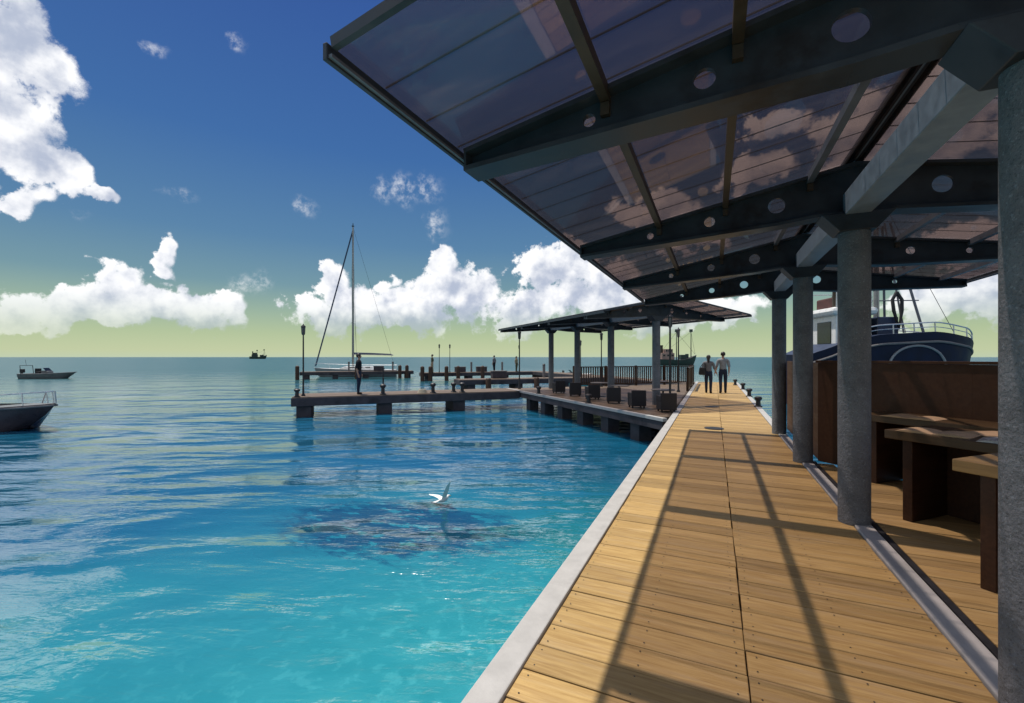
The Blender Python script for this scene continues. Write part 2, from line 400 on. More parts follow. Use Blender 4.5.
k = MB().box(((XKR+XR)/2, (Y0+Y1)/2, D-0.09), (XR-XKR, Y1-Y0, 0.21)); tag(k.build('boardwalk_kerb', M['kerb'], bevel=0.008), kind='structure')
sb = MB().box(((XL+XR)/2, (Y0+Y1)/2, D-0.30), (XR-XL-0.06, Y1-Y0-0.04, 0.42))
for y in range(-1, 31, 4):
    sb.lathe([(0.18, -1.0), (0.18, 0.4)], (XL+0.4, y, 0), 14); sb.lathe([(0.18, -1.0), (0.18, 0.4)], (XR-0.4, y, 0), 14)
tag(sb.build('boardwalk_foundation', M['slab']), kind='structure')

# side terrace on the right, its boards run the same way, cut along the 45 degree wall
WN = 6.80                     # wall line: (x + y) * S45 = WN
b = MB()
for i in range(math.floor(-3/BW), math.ceil(8.3/BW)):
    ya, yb = i*BW+0.003, (i+1)*BW-0.003
    xa = XR+0.07; xb = min(7.0, WN/S45 - yb - 0.02)
    if xb-xa < 0.05: continue
    dz = random.uniform(-0.002, 0.002)
    b.box(((xa+xb)/2, (ya+yb)/2, D-0.0175+dz), (xb-xa, yb-ya, 0.035))
tag(b.build('terrace_floor', M['deck_plain']), kind='structure')
tp = [(XR+0.01, -3), (7.0, -3), (7.0, WN/S45-7.0), (XR+0.01, WN/S45-XR-0.01)]
tag(MB().prism(tp, D-0.45, D-0.045).build('terrace_slab', M['slab']), kind='structure')
tag(MB().box((XR+0.037, 2.6, D-0.018), (0.045, 11.0, 0.045)).build('dark_kerb_strip', M['iron']), kind='structure')  # flush dark iron strip along the outer edge of the right kerb

# dark timber wall of the terrace (runs at 45 degrees)
wl = thing('timber_wall', 'long dark brown timber wall closing off the terrace on the right, boat behind it', 'wall', (1.45, WN/S45-1.45, D), R(-45))
w = MB()
Lw = 7.6
for i in range(13):
    w.box((i*0.6+0.3, 0.04, 0.755), (0.5992, 0.06, 1.51))
w.build('panel', M['dark_wood_wall'], wl)
MB().box((3.9, 0.04, 1.53), (7.85, 0.10, 0.035)).build('coping', M['dark_wood_wall'], wl, bevel=0.004)
sw = MB()
for i in range(5):
    sw.box((-0.04, (i+0.5)*0.66, 0.755), (0.06, 0.658, 1.51))
sp_ = sw.build('side_panel', M['dark_wood_wall'], wl, (0.04, 0.10, 0), R(45), bevel=0.004)

# ------------------------------------------------------------------ canopies
HR, SLL, SLR = 3.46, 0.193, 0.158
XLE, XRE = -2.70, 2.90
def ztop(x): return HR - (SLL*(-x) if x < 0 else SLR*x)
BOT = [(XLE, 2.80), (-0.65, 2.93), (-0.30, 2.97), (0.30, 2.97), (1.0, 2.91), (XRE, 2.87)]
def zbot(x):
    for (a, za), (b_, zb) in zip(BOT, BOT[1:]):
        if a <= x <= b_: return za + (zb-za)*(x-a)/(b_-a)
PUR = (-1.80, -1.125, -0.365, 0.365, 1.125, 1.895, 2.55)
PITCH = 2.72
def web_mesh():
    cu = bpy.data.curves.new('web', 'CURVE'); cu.dimensions = '2D'; cu.fill_mode = 'BOTH'; cu.extrude = 0.016
    def spl(pts):
        s = cu.splines.new('POLY'); s.points.add(len(pts)-1); s.use_cyclic_u = True
        for q, (x, y) in zip(s.points, pts): q.co = (x, y, 0, 1)
    spl([(x, z) for x, z in BOT] + [(XRE, ztop(XRE)), (0, HR), (XLE, ztop(XLE))])
    for s in (-1, 1):
        for d, r in ((0.65, 0.078), (1.28, 0.055), (1.90, 0.038)):
            x = s*d; zc = (ztop(x)*0.55 + zbot(x)*0.45)
            spl([(x + r*math.cos(2*math.pi*i/28), zc + r*math.sin(2*math.pi*i/28)) for i in range(28)])
    o = bpy.data.objects.new('web_tmp', cu); COL.objects.link(o)
    dg = bpy.context.evaluated_depsgraph_get()
    me = bpy.data.meshes.new_from_object(o.evaluated_get(dg))
    bpy.data.objects.remove(o); bpy.data.curves.remove(cu)
    me.transform(Matrix.Rotation(R(90), 4, 'X'))
    me.materials.clear(); me.materials.append(M['steel'])
    me.name = 'beam'
    return me
WEB = web_mesh()
def beam_mesh():
    bm = bmesh.new(); bm.from_mesh(WEB)
    fl = MB()
    for a, b_ in ((XLE, 0), (0, XRE)):
        fl.bar((a, 0, ztop(a)-0.014), (b_, 0, ztop(b_)-0.014), 0.20, 0.028)
    for (a, za), (b_, zb) in zip(BOT, BOT[1:]):
        fl.bar((a, 0, za+0.012), (b_, 0, zb+0.012), 0.20, 0.030)
    for xe in (XLE+0.008, XRE-0.008):
        fl.box((xe, 0, (ztop(xe)+zbot(xe))/2), (0.016, 0.19, ztop(xe)-zbot(xe)-0.05))
    me2 = bpy.data.meshes.new('fl'); me2.from_pydata(fl.v, [], fl.f); bm.from_mesh(me2); bpy.data.meshes.remove(me2)
    bmesh.ops.recalc_face_normals(bm, faces=bm.faces[:])
    me = bpy.data.meshes.new('beam'); bm.to_mesh(me); bm.free(); me.materials.append(M['steel'])
    return me
BEAM = beam_mesh()
NEAR_OH, FAR_OH = 1.16, 0.20
def make_canopy(label, loc, rz):
    t = thing('canopy', label, 'canopy', loc, rz, 'steel canopies with tinted roof sheets')
    yend0, yend1 = -NEAR_OH, 3*PITCH+FAR_OH
    for i in range(4):
        y = i*PITCH
        p = MB().lathe([(0.130, 0.0), (0.130, 2.86)], (0, 0, 0), 40).build('post', M['concrete'], t, (0, y, 0), smooth=True)
        cp = MB().prism_y([(-0.145, 2.80), (0.145, 2.80), (0.29, 2.965), (-0.29, 2.965)], -0.145, 0.145)
        cp.build('capital', M['steel'], p, bevel=0.006)
        bo = bpy.data.objects.new('beam', BEAM); COL.objects.link(bo); bo.parent = t; bo.location = (0, y, 0)
        for x in PUR:
            if abs(x) > 1.85: continue
            MB().box((x, 0, ztop(x)-0.10), (0.05, 0.11, 0.07)).build('bolt_cleat', M['rust_steel'], bo)
    for i in range(3):
        MB().box((0, (i+0.5)*PITCH, 3.06), (0.20, PITCH-0.10, 0.215)).build('ridge_beam', M['steel_light'], t, bevel=0.006)
    for j, x in enumerate(PUR):
        z = ztop(x)
        MB().bar((x, yend0+0.05, z-0.022), (x, yend1-0.03, z-0.022), 0.055, 0.07).build('purlin', M['rust_steel'] if j in (0, 1) else M['steel_mid'], t)
    for x, sgn in ((XLE-0.06, -1), (XRE+0.06, 1)):
        z = ztop(x)
        MB().box((x, (yend0+yend1)/2, z-0.01), (0.024, yend1-yend0, 0.075)).build('edge_channel', M['steel'], t, bevel=0.004)
        MB().box((x-sgn*0.022, (yend0+yend1)/2, z-0.030), (0.020, yend1-yend0-0.02, 0.014)).build('gutter_strip', M['steel_mid'], t)
    for y in (yend0+0.02, yend1-0.02):
        f = MB()
        f.bar((XLE-0.03, y, ztop(XLE)+0.012), (0, y, HR+0.012), 0.03, 0.05); f.bar((0, y, HR+0.012), (XRE+0.03, y, ztop(XRE)+0.012), 0.03, 0.05)
        f.build('edge_trim', M['steel'], t)
    MB().bar((0, yend0, HR+0.05), (0, yend1, HR+0.05), 0.16, 0.03).build('ridge_cap', M['steel_mid'], t)
    ys = [yend0+0.04] + [i*PITCH for i in range(1, 3)] + [yend1-0.04]
    for ya, yb in zip(ys, ys[1:]):
        for xa, xb in ((XLE-0.058, -0.01), (0.01, XRE+0.058)):
            za, zb = ztop(xa)+0.030, ztop(xb)+0.030
            q = MB()
            a, b_ = ya+0.006, yb-0.006
            q.add([(xa,a,za),(xb,a,zb),(xb,b_,zb),(xa,b_,za),(xa,a,za+0.01),(xb,a,zb+0.01),(xb,b_,zb+0.01),(xa,b_,za+0.01)],
                  [(0,3,2,1),(4,5,6,7),(0,1,5,4),(1,2,6,5),(2,3,7,6),(3,0,4,7)])
            pn = q.build('roof_sheet', M['pane'], t)
            rb = MB(); nr = round((yb-ya)/0.34)
            for k_ in range(1, nr):
                yy = ya + (yb-ya)*k_/nr
                rb.bar((xa, yy, za+0.014), (xb, yy, zb+0.014), 0.009, 0.006)
            rb.build('sheet_seam', M['steel'], pn)
    return t
c1 = make_canopy('large near steel canopy with tinted roof sheets over the boardwalk, on round concrete posts', (1.235, 2.56, D), 0.0)
p2 = UW(3.1, 2.1)
c2 = dup(c1, (p2.x, p2.y, D), R(45), 'far steel canopy over the seating platform, small beyond the near roof')

# ------------------------------------------------------------------ tables on the terrace (set at 45 degrees)
def make_table(label, loc, top_mat):
    t = thing('timber_table', label, 'table', loc, R(-45), 'timber tables on the terrace')
    # local x along the table (towards viewer right), local y away
    MB().box((0.62, 0.36, 0.83), (1.50, 0.80, 0.085)).build('tabletop', top_mat, t, bevel=0.006)
    MB().box((0.04, 0.32, 0.394), (0.08, 0.62, 0.786)).build('end_panel', M['dark_wood'], t, bevel=0.004)
    MB().box((1.20, 0.32, 0.394), (0.08, 0.62, 0.786)).build('end_panel', M['dark_wood'], t, bevel=0.004)
    MB().box((0.62, 0.60, 0.394), (1.08, 0.05, 0.784)).build('back_panel', M['dark_wood'], t, bevel=0.004)
    return t
tc = make_table('light topped timber table nearest the big concrete post', (1.67, 4.13, D), M['table_wood'])
tb = make_table('dark topped timber table with brochures spread on it', (1.68, 5.55, D), M['table_dark'])
ta = make_table('timber table closest to the dark wall, half hidden by a post', (1.80, 7.04, D), M['table_dark'])
def on_table(t, lx, ly, z=0.874):
    v = Matrix.Rotation(R(-45), 3, 'Z') @ Vector((lx, ly, 0)); return (t.location.x+v.x, t.location.y+v.y, D+z)
def booklet(label, pos, w_, h_, rz, m):
    b = MB()
    for s in (-1, 1):
        n_ = 6
        for i in range(n_):
            x0, x1 = s*w_*i/n_, s*w_*(i+1)/n_
            zz = lambda q: 0.004 + 0.018*math.sin(math.pi*min(1, abs(q)/w_))**0.8
            z0, z1 = zz(x0), zz(x1)
            b.add([(x0,-h_/2,0),(x1,-h_/2,0),(x1,h_/2,0),(x0,h_/2,0),(x0,-h_/2,z0),(x1,-h_/2,z1),(x1,h_/2,z1),(x0,h_/2,z0)],
                  [(0,3,2,1),(4,5,6,7),(0,1,5,4),(1,2,6,5),(2,3,7,6),(3,0,4,7)])
    return tag(b.build('booklet', m, None, pos, rz), label, 'booklet', 'brochures lying on the dark table')
booklet('tan open brochure lying at the left end of the dark table', on_table(tb, 0.20, 0.16), 0.26, 0.34, R(-35), M['paper'])
booklet('tan open brochure with a red edge at the back of the dark table', on_table(tb, 0.50, 0.50), 0.24, 0.32, R(-62), M['paper'])
booklet('tan open brochure on the table closest to the dark wall', on_table(ta, 0.42, 0.10), 0.26, 0.34, R(-40), M['paper'])
booklet('pale grey glossy brochure on the front of the dark table', on_table(tb, 0.74, 0.16), 0.22, 0.30, R(-30), M['paper_grey'])

# ------------------------------------------------------------------ seating platform, piers
pf = thing('seating_platform', 'triangular plank platform under the far canopy with pale edge', 'platform', tuple(UW(0, 0, 0)), R(45))
# local x = w, local y = u
E = 12.2
b = MB()
for i in range(int(E/0.18)):
    ya = i*0.18+0.004; yb = ya+0.172
    b.box((ya/2+0.12, (ya+yb)/2, D-0.02), (max(0.05, ya-0.26), 0.172, 0.04)) if ya > 0.5 else None
b.build('plank_deck', M['platform'], pf)
MB().box((0.07, E/2+0.10, D-0.03), (0.14, E-0.2, 0.09)).build('kerb', M['kerb'], pf, bevel=0.006)
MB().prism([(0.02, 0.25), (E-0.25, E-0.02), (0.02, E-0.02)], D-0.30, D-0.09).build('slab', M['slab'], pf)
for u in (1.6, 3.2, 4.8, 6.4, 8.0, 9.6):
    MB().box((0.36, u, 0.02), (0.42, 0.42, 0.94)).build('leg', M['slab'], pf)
    if u > 4: MB().box((u-1.0, u, 0.0), (0.5, 0.5, 0.78)).build('leg', M['slab'], pf)

def make_pier(label, u0, u1, w0, w1, legs, cat='pier', leg_w=0.55):
    t = thing('pier', label, cat, tuple(UW(u0, w0, 0)), R(45), 'concrete finger piers')
    L_, W_ = w1-w0, u1-u0
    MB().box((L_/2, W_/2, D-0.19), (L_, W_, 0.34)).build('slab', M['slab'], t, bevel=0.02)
    pk = MB(); n_ = max(2, int(W_/0.2))
    for i in range(n_):
        pk.box((L_/2, 0.03+(i+0.5)*(W_-0.06)/n_, D-0.004), (L_-0.08, (W_-0.06)/n_-0.01, 0.03))
    pk.build('plank_deck', M['platform'], t)
    for w_ in legs:
        MB().box((w_-w0, W_/2, -0.05), (leg_w, W_-0.3, 0.98)).build('leg', M['slab'], t, bevel=0.02)
    return t
make_pier('nearest low concrete pier on thick square legs, running left from the platform', 10.2, 12.18, -9.7, -0.02, (-9.25, -6.1, -2.9))
make_pier('second low concrete pier, just beyond the nearest one, in front of the far canopy posts', 20.9, 22.7, -0.3, 11.4, (0.6, 4.2, 8.0))
make_pier('third low pier far out with two thin lamps and people on it', 35.4, 37.2, -0.6, 11.4, (0.2, 4.4, 8.4))
make_pier('farthest low pier, standing alone out left where the yacht is moored', 42.6, 44.4, -12.3, -0.4, (-11.7, -8.8, -5.6, -1.0))
make_pier('narrow pier spine linking the finger piers, behind the wooden railing', 12.25, 37.2, 11.45, 13.2, (12.3,), leg_w=0.5)

# railing on the far and boardwalk sides of the platform
def railing(label, p, q, n_posts, gap_to=None):
    p, q = Vector(p), Vector(q); d = q-p; L_ = d.length; rz = math.atan2(d.y, d.x)
    t = thing('wooden_railing', label, 'railing', tuple(p), rz, 'wooden railings round the platform')
    MB().box((L_/2, 0, 1.06), (L_, 0.10, 0.055)).build('top_rail', M['rail_wood'], t, bevel=0.005)
    MB().box((L_/2, 0, 0.12), (L_, 0.05, 0.06)).build('bottom_rail', M['rail_wood'], t)
    bl = MB(); nb = int(L_/0.145)
    for i in range(nb):
        bl.box(((i+0.5)*L_/nb, 0, 0.585), (0.065, 0.035, 0.89))
    bl.build('baluster', M['rail_wood'], t)
    for i in range(n_posts):
        MB().box((0.05+(L_-0.1)*i/(n_posts-1), 0, 0.56), (0.10, 0.112, 1.12)).build('post', M['rail_wood'], t, bevel=0.005)
    return t
railing('long dark wooden railing along the far side of the platform', UW(11.9, 3.7), UW(11.9, 11.7), 5)
railing('short dark wooden railing along the boardwalk edge beside the strolling couple', UW(11.75, 11.65), UW(7.4, 7.3), 3)

# wicker chairs and tables on the platform
def make_chair():
    t = thing('wicker_chair', '', 'chair', (0,0,0), 0, 'dark wicker tub chairs on the platform')
    MB().box((0, 0.02, 0.20), (0.52, 0.48, 0.26)).build('base', M['wicker'], t, bevel=0.02)
    MB().box((0, 0.04, 0.365), (0.36, 0.40, 0.075)).build('cushion', M['cushion'], t, bevel=0.02)
    MB().box((0, -0.245, 0.34), (0.54, 0.07, 0.54)).build('backrest', M['wicker'], t, bevel=0.02)
    for s in (-1, 1):
        MB().box((s*0.225, 0.035, 0.42), (0.08, 0.47, 0.18)).build('armrest', M['wicker'], t, bevel=0.02)
    for sx in (-1, 1):
        for sy in (-1, 1):
            MB().box((sx*0.21, sy*0.19, 0.035), (0.05, 0.05, 0.07)).build('leg', M['wicker'], t)
    return t
ch = make_chair()
ch.scale = (0.86, 0.86, 0.92)
names = ['dark wicker tub chair closest to the boardwalk kerb', 'second dark wicker chair from the boardwalk', 'third dark wicker chair from the boardwalk, behind the edge bollard',
         'fourth dark wicker chair from the boardwalk', 'fifth dark wicker chair from the boardwalk', 'wicker chair farthest out along the platform edge, beside the pier']
for i, (u, w_) in enumerate(((1.42, 1.12), (2.6, 0.95), (4.05, 1.05), (5.55, 1.1), (7.0, 1.15), (8.5, 1.15))):
    p = UW(u, w_); rz = R(24) + random.uniform(-0.3, 0.3)
    if i == 0: ch.location = p; ch.rotation_euler = (0, 0, rz); ch['label'] = names[0]
    else: dup(ch, p, rz, names[i])
def make_ctable():
    t = thing('round_table', '', 'table', (0,0,0), 0, 'small round tables on the platform')
    MB().lathe([(0.36, 0.53), (0.37, 0.535), (0.37, 0.56), (0.36, 0.565)], n=24).build('tabletop', M['cushion'], t, smooth=True)
    MB().lathe([(0.22, 0.0), (0.22, 0.015), (0.03, 0.03), (0.03, 0.53)], n=16).build('pedestal', M['iron'], t, smooth=True)
    return t
ct = make_ctable()
for i, (u, w_, lb) in enumerate(((2.45, 1.85, 'low round table by the canopy post nearest the boardwalk'), (4.75, 1.75, 'low round table between the first and second far canopy posts'),
                                 (6.5, 2.0, 'low round table between the second and third far canopy posts'), (6.6, 5.0, 'low round table near the wooden railing'))):
    p = UW(u, w_)
    if i == 0: ct.location = p; ct['label'] = lb
    else: dup(ct, p, 0, lb)

# ------------------------------------------------------------------ lamps
def make_lamp():
    t = thing('lamp_post', '', 'lamp post', (0,0,0), 0, 'slim lamp posts on the piers')
    MB().lathe([(0.08, 0), (0.08, 0.05), (0.045, 0.10), (0.034, 0.5), (0.027, 2.50)], n=12).build('pole', M['iron'], t, smooth=True)
    l = MB().lathe([(0.035, 2.50), (0.055, 2.56), (0.068, 2.80), (0.06, 2.82)], n=10).build('lantern', M['lantern'], t, smooth=True)
    cg = MB()
    for k_ in range(4):
        a = math.pi/4 + k_*math.pi/2
        cg.tube([(0.04*math.cos(a), 0.04*math.sin(a), 2.50), (0.06*math.cos(a), 0.06*math.sin(a), 2.56), (0.072*math.cos(a), 0.072*math.sin(a), 2.82)], 0.011, 5)
    cg.build('cage', M['iron'], l)
    MB().lathe([(0.10, 2.815), (0.085, 2.86), (0.025, 2.91), (0.01, 2.96)], n=12).build('cap', M['iron'], t, smooth=True)
    return t
lp = make_lamp()
def from_px(px, y, h):        # ground point seen at a pixel, h = metres below eye
    z = FPX*h/(y-357.0); x = (px-512)/FPX*z
    return (x*math.cos(YAW)-z*math.sin(YAW), z*math.cos(YAW)+x*math.sin(YAW))
def ground(px, dep, z):
    x = (px-512)/FPX*dep
    return Vector((x*math.cos(YAW)-dep*math.sin(YAW), dep*math.cos(YAW)+x*math.sin(YAW), z))
lamps = [(UW(10.75, -9.3), 'slim lamp post on the tip of the nearest pier'), (UW(11.6, 0.5), 'slim lamp post where the nearest pier meets the platform'),
         (Vector((-1.22, 14.3, D)), 'slim lamp post standing at the boardwalk kerb near the wicker chairs'), (UW(7.2, 6.6), 'slim lamp post rising behind the nearest far canopy post'),
         (UW(11.5, 5.2), 'slim lamp post at the left end of the long wooden railing'), (UW(21.6, 9.6), 'slim lamp post on the second pier behind the railing'),
         (UW(36.2, 1.3), 'left of the two thin lamps on the third pier'), (UW(36.2, 2.4), 'right of the two thin lamps on the third pier'),
         (UW(36.4, 10.2), 'thin distant lamp beside the woman standing on the third pier')]
for i, (p, lb) in enumerate(lamps):
    if i == 0: lp.location = p; lp['label'] = lb
    else: dup(lp, p, 0, lb)
tag(MB().box((-1.30, 14.75, D+0.16), (0.34, 0.30, 0.32)).box((-1.30, 14.75, D+0.335), (0.38, 0.34, 0.03)).build('storage_box', M['cushion'], bevel=0.01),
    'pale grey lidded box on the platform by the boardwalk kerb', 'storage box')

# ------------------------------------------------------------------ bollards, piles
def make_bollard():
    t = tag(MB().lathe([(0.12, 0), (0.12, 0.03), (0.075, 0.05), (0.065, 0.20), (0.11, 0.25), (0.115, 0.30), (0.07, 0.335)], n=16).build('bollard', M['iron'], smooth=True), '', 'bollard', 'small iron mooring bollards')
    return t
bo = make_bollard()
bl = [(Vector((1.29, 16.2, D)), 'iron bollard on the right boardwalk kerb, nearest of the row of four'), (Vector((1.29, 20.2, D)), 'iron bollard on the right kerb, second from near in the row of four'),
      (Vector((1.29, 24.4, D)), 'iron bollard on the right kerb, third from near in the row of four'), (Vector((1.1, 28.2, D)), 'iron bollard at the far end of the boardwalk, last of the row of four'),
      (UW(4.15, 0.12, D), 'iron bollard on the pale platform edge in front of a wicker chair'), (UW(8.4, 0.14, D), 'iron bollard on the pale platform edge near the pier corner'),
      (UW(10.4, -9.5), 'iron bollard at the tip of the nearest pier beside the lamp'), (UW(10.4, -6.2), 'iron bollard on the nearest pier beside a thin short pole'),
      (UW(10.5, -4.05), 'iron bollard on the nearest pier next to a coil of rope'), (UW(10.6, -3.1), 'iron bollard mid way along the nearest pier, one right of the rope coil'),
      (UW(10.4, -2.75), 'iron bollard on the nearest pier above its right hand leg')]
for i, (p, lb) in enumerate(bl):
    if i == 0: bo.location = p; bo['label'] = lb
    else:
        c = bo.copy(); COL.objects.link(c); c.location = p; c['label'] = lb
        if i >= 7: c.scale = (1.1, 1.1, 1.35)
tag(MB().lathe([(0.035, 0), (0.03, 1.05), (0.06, 1.06), (0.06, 1.12)], n=10).build('mooring_pole', M['iron'], None, UW(10.9, -6.15)), 'thin short pole standing on the nearest pier', 'pole')
rc = MB()
for k_ in range(4):
    rr = 0.20-0.02*k_
    rc.tube([(rr*math.cos(a*0.35), rr*math.sin(a*0.35), 0.025+0.045*k_) for a in range(19)], 0.024, 6, False)
tag(rc.build('rope_coil', M['rope'], None, UW(10.6, -4.5)), 'coil of rope lying on the nearest pier', 'rope')
def make_pile():
    return tag(MB().lathe([(0.20, -1.5), (0.20, 1.35), (0.17, 1.42), (0.05, 1.5)], n=14).build('mooring_pile', M['rail_wood'], smooth=True), '', 'pile', 'timber mooring piles')
pl = make_pile()
pls = [(UW(42.4, -12.5, 0), 'dark mooring pile at the left tip of the farthest pier'), (UW(42.3, -1.2, 0), 'dark mooring pile at the right end of the farthest pier'),
       (UW(42.2, -2.0, 0), 'dark mooring pile second from the right end of the farthest pier'), (UW(35.1, -0.6, 0), 'mooring pile at the left tip of the third pier'),
       (UW(35.1, 0.2, 0), 'mooring pile on the third pier just left of the person'), (UW(35.0, 1.8, 0), 'mooring pile between the two thin lamps'),
       (UW(35.0, 3.0, 0), 'mooring pile in front of the third pier just right of the two thin lamps'), (UW(35.0, 5.6, 0), 'mooring pile in front of the third pier below a grey locker'),
       (UW(42.3, -6.6, 0), 'mooring pile in the middle of the farthest pier in front of the yacht'),
       (UW(20.6, 1.7, 0), 'mooring pile in front of the second pier'), (UW(20.6, 5.4, 0), 'mooring pile in front of the second pier by the canopy posts')]
for i, (p, lb) in enumerate(pls):
    if i == 0: pl.location = p; pl['label'] = lb
    else:
        c = pl.copy(); COL.objects.link(c); c.location = p; c['label'] = lb
        if i >= 9: c.scale = (1, 1, 0.62)

# dock clutter: lockers and power pedestals out on the fingers
def make_locker():
    t = thing('dock_locker', '', 'locker', (0,0,0), R(45), 'grey dock lockers on the piers')
    MB().box((0, 0, 0.26), (1.10, 0.55, 0.50)).build('bin', M['slab'], t, bevel=0.02)
    MB().box((0, 0, 0.55), (1.16, 0.61, 0.07)).build('lid', M['cushion'], t, bevel=0.02)
    return t
lk = make_locker()
for i, (u, w_, lb) in enumerate(((36.6, 3.6, 'grey dock locker on the third pier right of the two thin lamps'), (43.6, -4.2, 'grey dock locker on the farthest pier below the yacht boom'),
                                 (22.2, 3.0, 'grey dock locker on the second pier'), (36.8, 6.0, 'grey dock locker on the third pier left of the person in dark clothes'))):
    p = UW(u, w_)
    if i == 0: lk.location = p; lk['label'] = lb
    else: dup(lk, p, R(45), lb)
def make_pedestal():
    t = thing('power_pedestal', '', 'pedestal', (0,0,0), R(45), 'slim power pedestals on the piers')
    MB().box((0, 0, 0.48), (0.18, 0.16, 0.96)).build('column', M['cushion'], t, bevel=0.02)
    MB().lathe([(0.12, 0.96), (0.13, 1.0), (0.05, 1.08)], n=10).build('cap', M['iron'], t)
    return t
pd = make_pedestal()
for i, (u, w_, lb) in enumerate(((36.9, 4.9, 'slim power pedestal on the third pier between two lockers'), (44.0, -7.4, 'slim power pedestal on the farthest pier beside the yacht'),
                                 (44.0, -2.6, 'slim power pedestal at the right part of the farthest pier'), (22.4, 6.8, 'slim power pedestal on the second pier near the canopy posts'),
                                 (36.9, 8.4, 'slim power pedestal on the third pier next to the woman in a pale top'))):
    p = UW(u, w_)
    if i == 0: pd.location = p; pd['label'] = lb
    else: dup(pd, p, R(45), lb)

# flat dark discs added in place of shadow blotches on the boardwalk
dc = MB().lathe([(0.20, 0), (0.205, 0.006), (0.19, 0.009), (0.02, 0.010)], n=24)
d0 = tag(dc.build('deck_shadow_disc', M['iron'], None, (0.0, 10.9, D+0.003), smooth=True), 'round dark disc standing in for a shadow blotch on the boardwalk, nearer of two', 'shadow disc', 'dark shadow discs on the boardwalk')
d1 = d0.copy(); COL.objects.link(d1); d1.location = (-0.06, 15.6, D+0.003); d1['label'] = 'round dark disc standing in for a shadow blotch on the boardwalk, farther one by the wicker chair'

# ------------------------------------------------------------------ boats
def hull(L_, beam, sheer, depth, bow_rake=0.5, mb=None, n=18, full=0.45, transom=0.8, inner=True, freeb_in=0.35, tumble=0.0, bowpow=2.2):
    """lofted hull, x from stern 0 to bow L_; sheer(t)=gunwale height; returns MB (mi 0 hull, 1 deck)"""
    m = mb or MB(); rows = []
    for i in range(n+1):
        t = i/n
        hb = beam/2*(transom + (1-transom)*min(1, t/0.35)) if t < full else beam/2*max(0.0, 1-((t-full)/(1-full))**bowpow)
        hb = max(hb, 0.012)
        sh = sheer(t); kz = -depth*(1-max(0, (t-0.7)/0.3)**2)
        x = t*L_
        xr = x - bow_rake*max(0, (t-0.6)/0.4)**2      # lower points lie aft of the gunwale
        row = [(x, hb, sh), (x-(x-xr)*0.25, hb*0.97-0.0, sh*0.55+kz*0.0), (x-(x-xr)*0.65, hb*0.80, 0.05*sh+kz*0.2), (xr, hb*0.45, kz*0.75), (xr, 0, kz)]
        rows.append(row)
    vs = []; fs = []
    k_ = 9
    for row in rows:
        full_row = row + [(x, -y, z) for x, y, z in row[-2::-1]]
        vs += full_row
    for i in range(n):
        for j in range(k_-1):
            a = i*k_+j; fs.append((a, a+1, a+1+k_, a+k_))
    fs.append(tuple(range(k_)))
    m.add(vs, fs, 0)
    # side decks and inner floor
    dv = []; df = []
    for i, row in enumerate(rows):
        x, hb, sh = row[0]; ih = max(0.004, hb-0.12)
        dv += [(x, hb, sh), (x, ih, sh+0.015), (x, -ih, sh+0.015), (x, -hb, sh)]
    for i in range(n):
        t = (i+0.5)/n; a = i*4
        df.append((a, a+1, a+5, a+4)); df.append((a+2, a+3, a+7, a+6))
        if not inner or t > 0.62 or i == 0: df.append((a+1, a+2, a+6, a+5))
    m.add(dv, df, 1)
    if inner:
        iv = []; jf = []; st = [i for i in range(n+1) if 1 <= i <= int(0.62*n)+1]
        for i in st:
            x, hb, sh = rows[i][0]; ih = max(0.004, hb-0.12)
            iv += [(x, ih, sh+0.015), (x, ih*0.95, sh-freeb_in), (x, -ih*0.95, sh-freeb_in), (x, -ih, sh+0.015)]
        for q in range(len(st)-1):
            a = q*4; jf += [(a, a+1, a+5, a+4), (a+1, a+2, a+6, a+5), (a+2, a+3, a+7, a+6)]
        jf.append((0, 1, 2, 3)); e = (len(st)-1)*4; jf.append((e, e+1, e+2, e+3))
        m.add(iv, jf, 1)
    return m, rows

